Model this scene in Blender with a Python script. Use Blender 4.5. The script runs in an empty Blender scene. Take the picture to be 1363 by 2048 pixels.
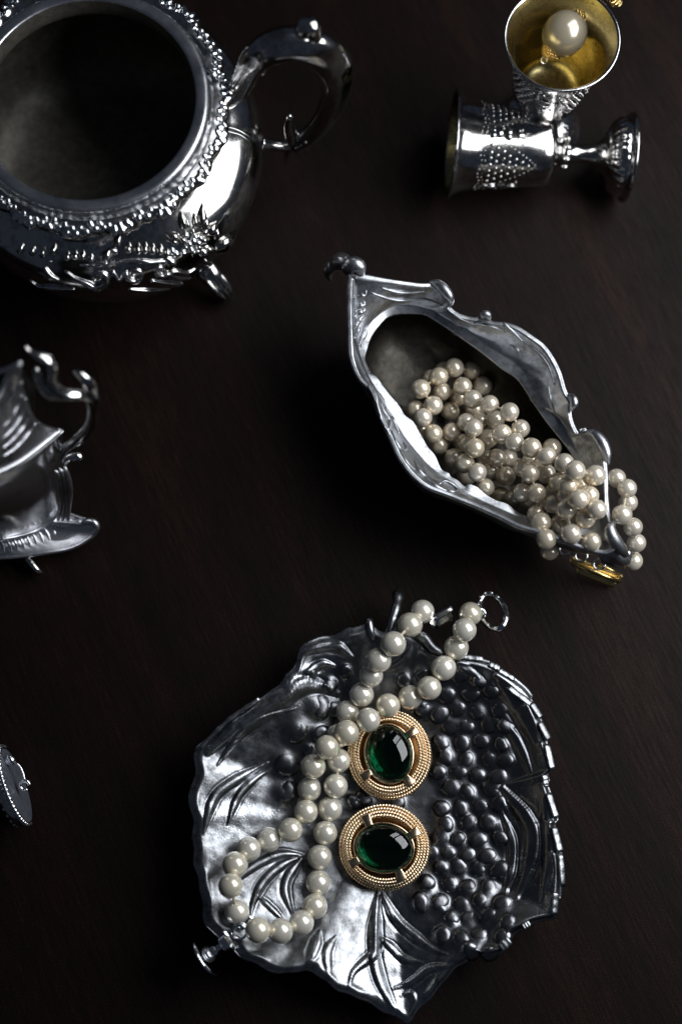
import bpy, math, random
from mathutils import Vector, Matrix, Euler
from mathutils.bvhtree import BVHTree

random.seed(7)
PI = math.pi
S = bpy.context.scene
C = S.collection
MM = 0.001                       # everything below is written in millimetres

# ---------------------------------------------------------------- camera
F_PX = 2844.0                    # focal length in pixels of the 1363 x 2048 frame (50 mm lens)
TILT = math.radians(11.8)
DIST = 495.0                     # lens to table along the optical axis
CAM = Vector((0, -DIST*math.sin(TILT), DIST*math.cos(TILT)))
cd = bpy.data.cameras.new('camera')
cam = bpy.data.objects.new('camera', cd)
C.objects.link(cam)
cd.sensor_fit = 'VERTICAL'; cd.sensor_height = 36.0; cd.sensor_width = 24.0
cd.lens = 36.0*F_PX/2048.0
cd.clip_start = 0.02; cd.clip_end = 20.0
cam.location = CAM*MM
cam.rotation_euler = (TILT, 0, 0)
cd.dof.use_dof = True
cd.dof.focus_distance = 0.464
cd.dof.aperture_fstop = 4.5
cd.dof.aperture_blades = 9
S.camera = cam

# ---------------------------------------------------------------- world and lamps
w = bpy.data.worlds.new('World'); S.world = w; w.use_nodes = True
bg = w.node_tree.nodes['Background']
bg.inputs[0].default_value = (0.55, 0.70, 1.0, 1); bg.inputs[1].default_value = 0.030

def area(name, loc, target, sx, sy, power, col):
    l = bpy.data.lights.new(name, 'AREA'); l.shape = 'RECTANGLE'
    l.size = sx*MM; l.size_y = sy*MM; l.energy = power; l.color = col
    o = bpy.data.objects.new(name, l); C.objects.link(o)
    o.location = Vector(loc)*MM
    d = (Vector(target)-Vector(loc)).normalized()
    o.rotation_euler = d.to_track_quat('-Z', 'Y').to_euler()
    return o
# one window of two panes with a glazing bar between them, high on the right, beyond the frame
WC = Vector((315, 75, 318)); WN = (Vector((10, -10, 15))-WC).normalized()
E1 = Vector((-0.55, 0.80, 0.1)); E1 = (E1-WN*E1.dot(WN)).normalized(); E2 = WN.cross(E1)
def pane(name, off, s1, s2, radiance):
    l = bpy.data.lights.new(name, 'AREA'); l.shape = 'RECTANGLE'
    l.size = s1*MM; l.size_y = s2*MM; l.energy = radiance*PI*s1*s2*MM*MM; l.color = (0.95, 0.97, 1.0)
    o = bpy.data.objects.new(name, l); C.objects.link(o)
    R = Matrix((E1, WN.cross(E1)*-1, -WN)).transposed()
    o.matrix_world = Matrix.Translation((WC+E1*off)*MM) @ R.to_4x4()
    return o
pane('window_pane_large', -45, 320, 300, 6.8)
pane('window_pane_small', 205, 120, 300, 5.4)

S.view_settings.view_transform = 'Standard'
S.view_settings.look = 'None'
S.view_settings.exposure = 0.0
S.view_settings.gamma = 1.0
S.view_settings.use_curve_mapping = False
S.render.engine = 'CYCLES'
S.cycles.use_denoising = True
S.cycles.max_bounces = 10; S.cycles.glossy_bounces = 6; S.cycles.transmission_bounces = 8
S.cycles.sample_clamp_indirect = 4.0
S.cycles.caustics_reflective = True; S.cycles.caustics_refractive = True
S.cycles.blur_glossy = 0.3

# ---------------------------------------------------------------- helpers
ct, st = math.cos(TILT), math.sin(TILT)
def ray(px, py):
    u = (px-681.5)/F_PX; v = -(py-1024.0)/F_PX
    return Vector((u, v*ct+st, v*st-ct))
def P(px, py, z):
    d = ray(px, py); t = (z-CAM.z)/d.z
    return CAM+d*t
def Q(p):
    r = Vector(p)-CAM
    u = r.x; v = r.y*ct+r.z*st; dd = r.y*st-r.z*ct
    return (681.5+F_PX*u/dd, 1024-F_PX*v/dd)

def lerp(a, b, t): return a+(b-a)*t
def sstep(a, b, x):
    t = min(1, max(0, (x-a)/(b-a))); return t*t*(3-2*t)
def spline(pts, n, closed=False):
    """Catmull-Rom resampled to n points evenly by arc length"""
    pts = [Vector(p) for p in pts]; m = len(pts); out = []
    segs = m if closed else m-1
    for i in range(segs):
        if closed: p0, p1, p2, p3 = pts[(i-1) % m], pts[i], pts[(i+1) % m], pts[(i+2) % m]
        else: p0, p1, p2, p3 = pts[max(i-1, 0)], pts[i], pts[i+1], pts[min(i+2, m-1)]
        for k in range(12):
            t = k/12
            out.append(0.5*((2*p1)+(p2-p0)*t+(2*p0-5*p1+4*p2-p3)*t*t+(3*p1-p0-3*p2+p3)*t**3))
    out.append(pts[0].copy() if closed else pts[-1].copy())
    L = [0]
    for a, b in zip(out, out[1:]): L.append(L[-1]+(b-a).length)
    res = []; j = 0; tot = L[-1]
    cnt = n if closed else n-1
    for i in range(n):
        s = tot*i/cnt
        while j < len(L)-2 and L[j+1] < s: j += 1
        dl = L[j+1]-L[j]
        res.append(out[j].lerp(out[j+1], (s-L[j])/dl if dl > 1e-9 else 0))
    return res

def thing(name, label, cat, origin, group=None):
    o = bpy.data.objects.new(name, None); C.objects.link(o)
    o.location = Vector(origin)*MM; o.empty_display_size = 0.01
    o['label'] = label; o['category'] = cat
    if group: o['group'] = group
    return o
def mesh(verts, faces, smooth=True, origin=(0, 0, 0)):
    me = bpy.data.meshes.new('m'); og = Vector(origin)
    me.from_pydata([tuple((Vector(v)-og)*MM) for v in verts], [], faces)
    if smooth: me.polygons.foreach_set('use_smooth', [True]*len(me.polygons))
    me.update()
    return me
def link(name, me, m, parent=None, loc=None, rot=None, scale=None):
    o = bpy.data.objects.new(name, me); C.objects.link(o)
    if m and not me.materials: me.materials.append(m)
    if parent: o.parent = parent
    if loc is not None: o.location = Vector(loc)*MM
    if rot is not None:
        o.rotation_mode = 'QUATERNION'; o.rotation_quaternion = rot
    if scale is not None: o.scale = scale
    return o
def org(o): return Vector(o.location)/MM+(org(o.parent) if o.parent else Vector())
def part(name, vf, m, parent, smooth=True):
    return link(name, mesh(vf[0], vf[1], smooth, org(parent)), m, parent)
def join(*vfs):
    V = []; Fc = []
    for v, f in vfs:
        b = len(V); V += list(v); Fc += [tuple(i+b for i in q) for q in f]
    return V, Fc
def frame(n, t=None):
    n = Vector(n).normalized()
    t = Vector(t) if t is not None else Vector((1, 0, 0))
    t = t-n*t.dot(n)
    if t.length < 1e-5: t = Vector((0, 1, 0))-n*n.y
    t.normalize(); b = n.cross(t)
    return Matrix((t, b, n)).transposed().to_quaternion()

def tube(pts, rad, n=10, closed=False, flat=1.0, up=None, lobes=None, caps=True):
    pts = [Vector(p) for p in pts]; m = len(pts)
    R = rad if isinstance(rad, (list, tuple)) else [rad]*m
    V = []; Fc = []; prev = None
    for i, p in enumerate(pts):
        if closed: t = pts[(i+1) % m]-pts[i-1]
        else: t = pts[min(i+1, m-1)]-pts[max(i-1, 0)]
        if t.length < 1e-9: t = Vector((1, 0, 0))
        t.normalize()
        if up is not None:
            u = Vector(up[i] if isinstance(up, list) else up)
            a = t.cross(u)
            if a.length < 1e-4: a = t.orthogonal()
            a.normalize(); b = a.cross(t)
        else:
            if prev is None: a = t.orthogonal().normalized()
            else:
                a = prev-t*prev.dot(t)
                a = a.normalized() if a.length > 1e-6 else t.orthogonal().normalized()
            b = t.cross(a)
        prev = a
        for k in range(n):
            ph = 2*PI*k/n
            rr = R[i]*(lobes(ph, i) if lobes else 1.0)
            V.append(p+a*(math.cos(ph)*rr)+b*(math.sin(ph)*rr*flat))
    for i in range(m if closed else m-1):
        j = (i+1) % m
        for k in range(n):
            q = (k+1) % n
            Fc.append((i*n+k, i*n+q, j*n+q, j*n+k))
    if caps and not closed:
        Fc.append(tuple(reversed(range(n)))); Fc.append(tuple((m-1)*n+k for k in range(n)))
    return V, Fc
def lathe(prof, n, M=None, mod=None, a0=0.0):
    """prof (r, z) list about local Z; M places it"""
    V = []; Fc = []; m = len(prof)
    for i, (r, z) in enumerate(prof):
        for k in range(n):
            th = a0+2*PI*k/n
            rr, zz = (r, z) if mod is None else mod(r, z, th, i)
            v = Vector((rr*math.cos(th), rr*math.sin(th), zz))
            V.append(M @ v if M else v)
    for i in range(m-1):
        for k in range(n):
            q = (k+1) % n
            Fc.append((i*n+k, i*n+q, (i+1)*n+q, (i+1)*n+k))
    return V, Fc
def smoothprof(pts, n):
    return [(p.x, p.y) for p in spline([(a, b, 0) for a, b in pts], n)]
def sphere(c=(0, 0, 0), r=1.0, nu=20, nv=12, sc=(1, 1, 1)):
    V = []; Fc = []; c = Vector(c)
    V.append(c+Vector((0, 0, r*sc[2])))
    for i in range(1, nv):
        a = PI*i/nv
        for k in range(nu):
            b = 2*PI*k/nu
            V.append(c+Vector((r*sc[0]*math.sin(a)*math.cos(b), r*sc[1]*math.sin(a)*math.sin(b), r*sc[2]*math.cos(a))))
    V.append(c-Vector((0, 0, r*sc[2]))); e = len(V)-1
    for k in range(nu): Fc.append((0, 1+k, 1+(k+1) % nu))
    for i in range(nv-2):
        for k in range(nu):
            q = (k+1) % nu; a = 1+i*nu; b = a+nu
            Fc.append((a+k, b+k, b+q, a+q))
    a = 1+(nv-2)*nu
    for k in range(nu): Fc.append((e, a+(k+1) % nu, a+k))
    return V, Fc
def box(sx, sy, sz, M=None, bev=0.0):
    x, y, z = sx/2, sy/2, sz/2; b = min(bev, x*.9, y*.9, z*.9)
    V = []
    if b <= 0:
        V = [Vector((i*x, j*y, k*z)) for k in (-1, 1) for j in (-1, 1) for i in (-1, 1)]
        Fc = [(0, 2, 3, 1), (4, 5, 7, 6), (0, 1, 5, 4), (2, 6, 7, 3), (0, 4, 6, 2), (1, 3, 7, 5)]
    else:
        Fc = []
        for k, zz, xx in ((0, -z, b), (1, -z+b, 0), (2, z-b, 0), (3, z, b)):
            for i, j in ((-1, -1), (1, -1), (1, 1), (-1, 1)):
                X = x-xx; Y = y-xx
                V += [Vector((i*(X-(0 if i*j > 0 else b)), j*(Y-(b if i*j > 0 else 0)), zz)),
                      Vector((i*(X-(b if i*j > 0 else 0)), j*(Y-(0 if i*j > 0 else b)), zz))]
        for k in range(3):
            for q in range(8): Fc.append((k*8+q, k*8+(q+1) % 8, (k+1)*8+(q+1) % 8, (k+1)*8+q))
        Fc.append(tuple(reversed(range(8)))); Fc.append(tuple(range(24, 32)))
    if M: V = [M @ v for v in V]
    return V, Fc
def place(vf, M): return [M @ v for v in vf[0]], vf[1]
def TR(loc, quat=None, sc=None):
    M = Matrix.Translation(Vector(loc))
    if quat is not None: M = M @ quat.to_matrix().to_4x4()
    if sc is not None: M = M @ Matrix.Diagonal((*sc, 1))
    return M
def bvh(vf): return BVHTree.FromPolygons([tuple(v) for v in vf[0]], vf[1])
def hit(b, px, py):
    d = ray(px, py).normalized()
    l, n, i, dist = b.ray_cast(CAM, d)
    if l is None: return None, None
    if n.dot(d) > 0: n = -n
    return Vector(l), Vector(n)

# ---------------------------------------------------------------- materials
def mat(name):
    m = bpy.data.materials.new(name); m.use_nodes = True
    nt = m.node_tree; return m, nt, nt.nodes['Principled BSDF']
def N(nt, t, **kw):
    n = nt.nodes.new(t)
    for k, v in kw.items():
        if k in n.inputs: n.inputs[k].default_value = v
        else: setattr(n, k, v)
    return n
def ramp(nt, fac, stops):
    r = nt.nodes.new('ShaderNodeValToRGB'); e = r.color_ramp.elements
    while len(e) < len(stops): e.new(0.5)
    for el, (p, c) in zip(e, stops):
        el.position = p; el.color = (*c, 1) if len(c) == 3 else c
    nt.links.new(fac, r.inputs[0]); return r.outputs[0]
def g(v): return (v, v, v)
def metal(name, col, dark, rough, fine=2200.0, bump=0.1, patch=90.0, amount=0.5, spread=0.12, coarse=0.0, bdist=0.0002):
    m, nt, b = mat(name); L = nt.links.new
    tc = N(nt, 'ShaderNodeTexCoord')
    n1 = N(nt, 'ShaderNodeTexNoise', Scale=patch, Detail=8.0, Roughness=0.65); L(tc.outputs['Object'], n1.inputs['Vector'])
    n2 = N(nt, 'ShaderNodeTexNoise', Scale=fine, Detail=4.0, Roughness=0.6); L(tc.outputs['Object'], n2.inputs['Vector'])
    n3 = N(nt, 'ShaderNodeTexNoise', Scale=patch*6, Detail=6.0, Roughness=0.7); L(tc.outputs['Object'], n3.inputs['Vector'])
    mx = N(nt, 'ShaderNodeMath', operation='MULTIPLY'); L(n1.outputs[0], mx.inputs[0]); L(n3.outputs[0], mx.inputs[1])
    c = ramp(nt, mx.outputs[0], [(0.12, dark), (0.12+0.28*amount, col)])
    L(c, b.inputs['Base Color']); b.inputs['Metallic'].default_value = 1.0
    r = ramp(nt, n1.outputs[0], [(0.3, g(rough+spread)), (0.7, g(max(0.03, rough-spread*0.4)))])
    L(r, b.inputs['Roughness'])
    ad = N(nt, 'ShaderNodeMath', operation='MULTIPLY_ADD'); L(n3.outputs[0], ad.inputs[0]); ad.inputs[1].default_value = coarse; L(n2.outputs[0], ad.inputs[2])
    bp = N(nt, 'ShaderNodeBump', Strength=bump, Distance=bdist); L(ad.outputs[0], bp.inputs['Height']); L(bp.outputs[0], b.inputs['Normal'])
    return m
SILVER = metal('polished_silver', (0.74, 0.735, 0.73), (0.28, 0.25, 0.21), 0.115, bump=0.03, amount=0.6, spread=0.07)
PSILVER = metal('brushed_silver', (0.76, 0.76, 0.78), (0.42, 0.41, 0.40), 0.19, bump=0.05, amount=0.3, spread=0.07)
SATIN = metal('satin_silver', (0.66, 0.67, 0.70), (0.34, 0.34, 0.36), 0.28, bump=0.10, amount=0.3)
PEWTER = metal('cast_pewter', (0.46, 0.48, 0.51), (0.07, 0.07, 0.07), 0.27, fine=1500, bump=0.30, patch=55, amount=0.85, spread=0.12, coarse=0.7)
CAST = metal('cast_aluminium', (0.56, 0.58, 0.61), (0.17, 0.17, 0.18), 0.33, fine=1700, bump=0.18, patch=70, amount=0.55, spread=0.10, coarse=0.8)
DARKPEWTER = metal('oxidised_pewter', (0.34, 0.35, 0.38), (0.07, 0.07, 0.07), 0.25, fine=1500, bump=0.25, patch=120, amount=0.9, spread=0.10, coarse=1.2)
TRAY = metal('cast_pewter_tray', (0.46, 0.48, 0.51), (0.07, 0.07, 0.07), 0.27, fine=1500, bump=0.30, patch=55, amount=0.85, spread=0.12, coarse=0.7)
nt = TRAY.node_tree; b = nt.nodes['Principled BSDF']; L = nt.links.new      # darker base colour in a zone over the grapes and right wall
at_ = N(nt, 'ShaderNodeAttribute', attribute_name='dark_zone'); src = b.inputs['Base Color'].links[0].from_socket
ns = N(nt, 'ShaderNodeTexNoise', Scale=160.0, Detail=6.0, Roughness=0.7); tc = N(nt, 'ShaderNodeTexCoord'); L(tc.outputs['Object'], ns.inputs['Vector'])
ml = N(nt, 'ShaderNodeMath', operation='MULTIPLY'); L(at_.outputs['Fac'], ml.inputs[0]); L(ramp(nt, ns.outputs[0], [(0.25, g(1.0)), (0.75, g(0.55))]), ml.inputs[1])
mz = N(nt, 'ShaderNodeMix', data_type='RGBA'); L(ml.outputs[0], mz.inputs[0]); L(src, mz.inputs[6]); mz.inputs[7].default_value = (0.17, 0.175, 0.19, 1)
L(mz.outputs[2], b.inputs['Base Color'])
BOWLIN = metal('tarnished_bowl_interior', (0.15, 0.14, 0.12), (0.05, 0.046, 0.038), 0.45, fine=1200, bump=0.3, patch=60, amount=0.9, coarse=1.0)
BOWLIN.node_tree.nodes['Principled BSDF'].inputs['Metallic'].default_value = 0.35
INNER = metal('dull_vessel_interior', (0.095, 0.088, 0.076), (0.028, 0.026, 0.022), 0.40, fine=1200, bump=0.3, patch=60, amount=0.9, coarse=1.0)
GOLD = metal('gold', (0.90, 0.69, 0.45), (0.50, 0.35, 0.20), 0.20, bump=0.05, amount=0.3, patch=200)
BRASS = metal('yellow_gold', (0.78, 0.58, 0.24), (0.40, 0.27, 0.09), 0.16, bump=0.05, amount=0.3, patch=200)
BRONZE = metal('dark_bronze', (0.16, 0.095, 0.05), (0.05, 0.03, 0.02), 0.35, patch=200)
GILT = metal('gilt_lining', (0.50, 0.42, 0.20), (0.28, 0.22, 0.10), 0.24, bump=0.05, amount=0.6, patch=120)
CHROME = metal('bright_rhodium', (0.86, 0.88, 0.90), (0.6, 0.6, 0.6), 0.07, bump=0.02, amount=0.2, patch=200)

def pearl_mat(name, col, edge, rough):
    m, nt, b = mat(name); L = nt.links.new
    tc = N(nt, 'ShaderNodeTexCoord')
    oi = N(nt, 'ShaderNodeObjectInfo')
    ad = N(nt, 'ShaderNodeVectorMath', operation='ADD'); L(tc.outputs['Object'], ad.inputs[0])
    L(oi.outputs['Random'], ad.inputs[1])
    n = N(nt, 'ShaderNodeTexNoise', Scale=420.0, Detail=5.0, Roughness=0.6); L(ad.outputs[0], n.inputs['Vector'])
    n0 = N(nt, 'ShaderNodeTexNoise', Scale=160.0, Detail=2.0); L(ad.outputs[0], n0.inputs['Vector'])
    c = ramp(nt, n0.outputs[0], [(0.3, tuple(lerp(a, e, .38) for a, e in zip(col, edge))), (0.62, tuple(lerp(a, e, .12) for a, e in zip(col, edge)))])
    mx = N(nt, 'ShaderNodeMix', data_type='RGBA', blend_type='MULTIPLY'); mx.inputs[0].default_value = 0.35
    L(c, mx.inputs[6]); L(ramp(nt, n.outputs[0], [(0.3, g(0.72)), (0.65, g(1.0))]), mx.inputs[7])
    tn = N(nt, 'ShaderNodeMix', data_type='RGBA', blend_type='MULTIPLY'); tn.inputs[0].default_value = 1.0
    L(mx.outputs[2], tn.inputs[6]); L(ramp(nt, oi.outputs['Random'], [(0.0, (0.86, 0.85, 0.84)), (0.5, (1.0, 0.98, 0.95)), (1.0, (0.95, 0.90, 0.80))]), tn.inputs[7])
    L(tn.outputs[2], b.inputs['Base Color'])
    b.inputs['Metallic'].default_value = 0.42
    L(ramp(nt, n.outputs[0], [(0.3, g(rough+.08)), (0.7, g(rough-.04))]), b.inputs['Roughness'])
    b.inputs['Coat Weight'].default_value = 0.9; b.inputs['Coat Roughness'].default_value = 0.10
    b.inputs['Coat IOR'].default_value = 1.5
    bp = N(nt, 'ShaderNodeBump', Strength=0.08, Distance=0.0003); L(n.outputs[0], bp.inputs['Height']); L(bp.outputs[0], b.inputs['Normal'])
    return m
PEARL = pearl_mat('cream_pearl', (0.97, 0.945, 0.86), (0.48, 0.455, 0.34), 0.23)
PEARL_W = pearl_mat('warm_pearl', (0.94, 0.87, 0.75), (0.42, 0.36, 0.24), 0.21)
PEARL_G = pearl_mat('champagne_pearl', (0.55, 0.51, 0.43), (0.34, 0.30, 0.21), 0.22)

def plain(name, col, rough, metallic=0.0):
    m, nt, b = mat(name); L = nt.links.new
    tc = N(nt, 'ShaderNodeTexCoord')
    n = N(nt, 'ShaderNodeTexNoise', Scale=600.0, Detail=5.0); L(tc.outputs['Object'], n.inputs['Vector'])
    L(ramp(nt, n.outputs[0], [(0.3, tuple(c*.75 for c in col)), (0.7, tuple(min(1, c*1.15) for c in col))]), b.inputs['Base Color'])
    b.inputs['Roughness'].default_value = rough; b.inputs['Metallic'].default_value = metallic
    return m
THREAD = plain('silk_thread', (0.62, 0.56, 0.44), 0.8)
SLATE = plain('blued_back_plate', (0.115, 0.122, 0.15), 0.5, 0.5)
EMERALD, nt, b = mat('emerald_glass')
b.inputs['Base Color'].default_value = (0.004, 0.30, 0.12, 1)
b.inputs['Transmission Weight'].default_value = 1.0; b.inputs['IOR'].default_value = 1.56
b.inputs['Roughness'].default_value = 0.02
n = N(nt, 'ShaderNodeTexNoise', Scale=300.0, Detail=3.0)
nt.links.new(ramp(nt, n.outputs[0], [(0.3, (0.002, 0.15, 0.060)), (0.7, (0.006, 0.31, 0.13))]), b.inputs['Base Color'])
FOIL = plain('green_foil', (0.05, 0.16, 0.09), 0.35, 0.7)

WOOD, nt, b = mat('dark_walnut')
L = nt.links.new
tc = N(nt, 'ShaderNodeTexCoord')
rt = N(nt, 'ShaderNodeVectorRotate', rotation_type='Z_AXIS'); rt.inputs['Angle'].default_value = math.radians(-24); L(tc.outputs['Object'], rt.inputs['Vector'])
mp = N(nt, 'ShaderNodeMapping'); mp.inputs['Scale'].default_value = (1.0, 0.085, 1.0)
L(rt.outputs[0], mp.inputs['Vector'])
n1 = N(nt, 'ShaderNodeTexNoise', Scale=950.0, Detail=6.0, Roughness=0.7); L(mp.outputs[0], n1.inputs['Vector'])
n2 = N(nt, 'ShaderNodeTexNoise', Scale=45.0, Detail=4.0, Roughness=0.6, Distortion=0.4); L(mp.outputs[0], n2.inputs['Vector'])
n3 = N(nt, 'ShaderNodeTexNoise', Scale=2200.0, Detail=3.0); L(tc.outputs['Object'], n3.inputs['Vector'])
c1 = ramp(nt, n2.outputs[0], [(0.25, (0.0044, 0.0026, 0.0023)), (0.55, (0.0108, 0.0056, 0.0045)), (0.8, (0.0205, 0.0094, 0.0066))])
c2 = ramp(nt, n1.outputs[0], [(0.33, g(0.36)), (0.55, g(0.85)), (0.72, g(1.45))])
mx = N(nt, 'ShaderNodeMix', data_type='RGBA', blend_type='MULTIPLY'); mx.inputs[0].default_value = 1.0
L(c1, mx.inputs[6]); L(c2, mx.inputs[7])
my = N(nt, 'ShaderNodeMix', data_type='RGBA', blend_type='MULTIPLY'); my.inputs[0].default_value = 1.0
L(mx.outputs[2], my.inputs[6]); L(ramp(nt, n3.outputs[0], [(0.32, g(0.35)), (0.5, g(0.9)), (0.68, g(1.8))]), my.inputs[7]); L(my.outputs[2], b.inputs['Base Color'])
L(ramp(nt, n1.outputs[0], [(0.3, g(0.62)), (0.7, g(0.46))]), b.inputs['Roughness'])
ad = N(nt, 'ShaderNodeMath', operation='MULTIPLY_ADD'); L(n3.outputs[0], ad.inputs[0]); ad.inputs[1].default_value = 0.5; L(n1.outputs[0], ad.inputs[2])
bp = N(nt, 'ShaderNodeBump', Strength=0.30, Distance=0.0003); L(ad.outputs[0], bp.inputs['Height']); L(bp.outputs[0], b.inputs['Normal'])
b.inputs['Specular IOR Level'].default_value = 0.09

# ---------------------------------------------------------------- the table
tv = box(1100, 1100, 30, Matrix.Translation((0, 40, -15)), 3)
table = link('table_top', mesh(*tv, smooth=False), WOOD)
table['kind'] = 'structure'; table['label'] = 'dark brown wooden table top'

# ---------------------------------------------------------------- shared small meshes
ME_PEARL = mesh(*sphere(r=1.0, nu=28, nv=18))          # unit: 1 mm radius, scaled per pearl
ME_BEAD = mesh(*sphere(r=1.0, nu=10, nv=7))
def petal_vf(n=8, m=7):
    V = []; Fc = []                                        # teardrop along +X, 0..1, flat below
    for i in range(n+1):
        t = i/n; w = math.sin(PI*min(1, t**0.8))**0.8*0.30*(1.15-0.5*t)
        for k in range(m):
            a = 2*PI*k/m
            V.append(Vector((t, math.cos(a)*w, math.sin(a)*w*0.75+0.06*math.sin(PI*t))))
    for i in range(n):
        for k in range(m): Fc.append((i*m+k, i*m+(k+1) % m, (i+1)*m+(k+1) % m, (i+1)*m+k))
    return V, Fc
PETAL = petal_vf()

def relief_line(b, pxs, rad, n=14, flat=0.7, sink=0.25, taper=(0.35, 1.0, 0.3)):
    """tapered ridge following traced pixels on a real surface"""
    pts = spline([(x, y, 0) for x, y in pxs], n); W = []; U = []; Rr = []
    for i, p in enumerate(pts):
        l, nn = hit(b, p.x, p.y)
        if l is None: continue
        t = i/(n-1)
        r = rad*(lerp(taper[0], taper[1], min(1, t*2.2)) if t < .45 else lerp(taper[1], taper[2], (t-.45)/.55))
        W.append(l+nn*r*(flat-sink)); U.append(nn); Rr.append(r)
    if len(W) < 3: return None
    return tube(W, Rr, 8, flat=flat, up=U)

# ================================================================= LEAF DISH
leaf_px = [(760,1262),(736,1250),(706,1258),(665,1268),(624,1281),(602,1300),(588,1330),(572,1352),(554,1377),(518,1395),(490,1414),(471,1427),(436,1459),
 (412,1478),(394,1496),(392,1530),(386,1562),(379,1594),(388,1630),(384,1660),(387,1690),(394,1747),(400,1780),(407,1811),(412,1840),(421,1860),
 (454,1888),(500,1920),(548,1946),(584,1941),(618,1943),(650,1962),(683,1982),(725,2003),(765,2023),(800,2042),(818,2052),(836,2028),(859,1999),(893,1962),
 (923,1929),(950,1912),(975,1916),(1002,1910),(1016,1888),(1031,1868),(1058,1853),(1090,1840),(1113,1829),(1119,1790),(1124,1747),(1121,1700),(1112,1653),(1114,1640),
 (1104,1590),(1094,1548),(1106,1535),(1101,1500),(1092,1466),(1076,1420),(1058,1385),(1035,1360),(1011,1342),(975,1322),(935,1312),(900,1306),(871,1299),(845,1282),(828,1268),(800,1258)]
LZ = 15.5
LC = P(765, 1640, 6)
leaf_w = [P(x, y, LZ) for x, y in leaf_px]
NT = 720
def build_R():
    pts = spline(leaf_w, 1400, True); best = [0]*NT
    m = len(pts)
    for i in range(NT):
        th = 2*PI*i/NT; d = Vector((math.cos(th), math.sin(th)))
        r = 0
        for k in range(m):
            a = pts[k]-LC; c = pts[(k+1) % m]-LC
            e = c-a; den = d.x*e.y-d.y*e.x
            if abs(den) < 1e-12: continue
            s = (a.x*e.y-a.y*e.x)/den; u = (a.x*d.y-a.y*d.x)/den
            if s > 0 and -1e-6 <= u <= 1+1e-6: r = max(r, s)
        best[i] = r
    return best
LR = build_R()
def leafR(th):
    f = (th/(2*PI)*NT) % NT; i = int(f); return lerp(LR[i % NT], LR[(i+1) % NT], f-i)
def adiff(a, b): return (a-b+PI) % (2*PI)-PI
def wpx(lst, z=7): return [P(x, y, z) for x, y in lst]
# ridges: traced polyline, height, half width (mm)
ridge_def = [
 ([(421,1506),(468,1459),(527,1418),(585,1383),(629,1374),(675,1389)],2.6,3.6),
 ([(609,1313),(644,1295),(673,1298),(703,1318)],1.6,1.9),
 ([(615,1348),(644,1333),(670,1336)],1.2,1.4),
 ([(622,1298),(660,1283),(700,1275),(735,1268)],1.3,1.5),
 ([(440,1530),(480,1478),(535,1440),(590,1420)],1.2,1.2),
 ([(413,1664),(433,1597),(477,1559),(536,1526)],1.5,1.5),
 ([(460,1647),(477,1597),(507,1562),(542,1538)],1.2,1.2),
 ([(607,1711),(565,1708),(524,1723),(483,1752),(462,1790)],1.5,1.4),
 ([(601,1714),(565,1729),(530,1761),(510,1799),(504,1832)],1.5,1.4),
 ([(604,1717),(577,1752),(571,1782),(586,1826)],1.5,1.4),
 ([(518,1790),(545,1815),(570,1840)],1.0,0.9),
 ([(753,1779),(753,1850),(753,1896),(742,1911),(706,1940),(697,1978)],1.5,1.5),
 ([(758,1782),(749,1837),(746,1896),(758,1955),(778,1999),(796,2040)],1.6,1.7),
 ([(763,1785),(790,1837),(822,1867),(863,1896),(890,1905)],1.4,1.6),
 ([(758,1873),(784,1896),(807,1917),(843,1923)],1.1,1.3),
 ([(784,1975),(822,1961),(857,1934),(915,1926)],1.0,1.2),
 ([(800,1990),(822,1985),(826,2010),(815,2040)],0.8,1.0),
 ([(640,1860),(630,1890),(615,1925)],0.9,1.6),
 ([(672,1870),(655,1900),(660,1950)],0.8,1.4),
 ([(1004,1576),(1039,1623),(1057,1664),(1054,1723),(1031,1793)],2.0,2.6),
 ([(984,1348),(1022,1404),(1051,1453),(1072,1506)],1.6,2.8),
 ([(986,1439),(1022,1471),(1045,1520),(1060,1560)],1.0,1.6),
 ([(1075,1590),(1085,1650),(1088,1720),(1075,1800)],1.0,1.5),
 ([(1000,1620),(1022,1680),(1020,1740),(1000,1810)],1.0,1.5),
 ([(880,1318),(930,1345),(975,1400)],1.0,1.6),
 ([(820,1300),(800,1330),(760,1350)],1.0,1.4),
]
ridges = []
for pl, h, wd in ridge_def:
    wd *= .85; h *= 1.05
    pts = spline(wpx(pl), 40); xs = [p.x for p in pts]; ys = [p.y for p in pts]
    ridges.append((pts, h, wd, min(xs)-3*wd, max(xs)+3*wd, min(ys)-3*wd, max(ys)+3*wd))
grape_px = [(638,1415,25),(594,1465,23),(571,1527,25),(574,1584,24),(620,1352,13),(640,1468,18),(668,1420,17),(727,1597,17),(705,1602,15),(793,1603,16),(660,1372,14),(690,1345,13),(620,1500,14)]
rg = random.Random(11)
greg = [(812,1330),(880,1335),(960,1350),(1000,1400),(1030,1480),(1020,1560),(1004,1620),(1010,1700),(1012,1790),(1020,1850),(1010,1900),(960,1915),(905,1890),(860,1850),(832,1790),(850,1740),(868,1690),(862,1620),(874,1560),(870,1480),(850,1430),(800,1390)]
def inside2(x, y, pg):
    c_ = False; j_ = len(pg)-1
    for i_ in range(len(pg)):
        (ax_, ay_), (bx_, by_) = pg[i_], pg[j_]
        if (ay_ > y) != (by_ > y) and x < (bx_-ax_)*(y-ay_)/(by_-ay_)+ax_: c_ = not c_
        j_ = i_
    return c_
row = 0
y = 1325.0
while y < 1930:
    x = 780+(22 if row % 2 else 0)
    while x < 1060:
        gx, gy = x+rg.uniform(-6, 6), y+rg.uniform(-6, 6)
        if inside2(gx, gy, greg): grape_px.append((gx, gy, rg.uniform(15.5, 20)))
        x += 39
    y += 32; row += 1
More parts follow.
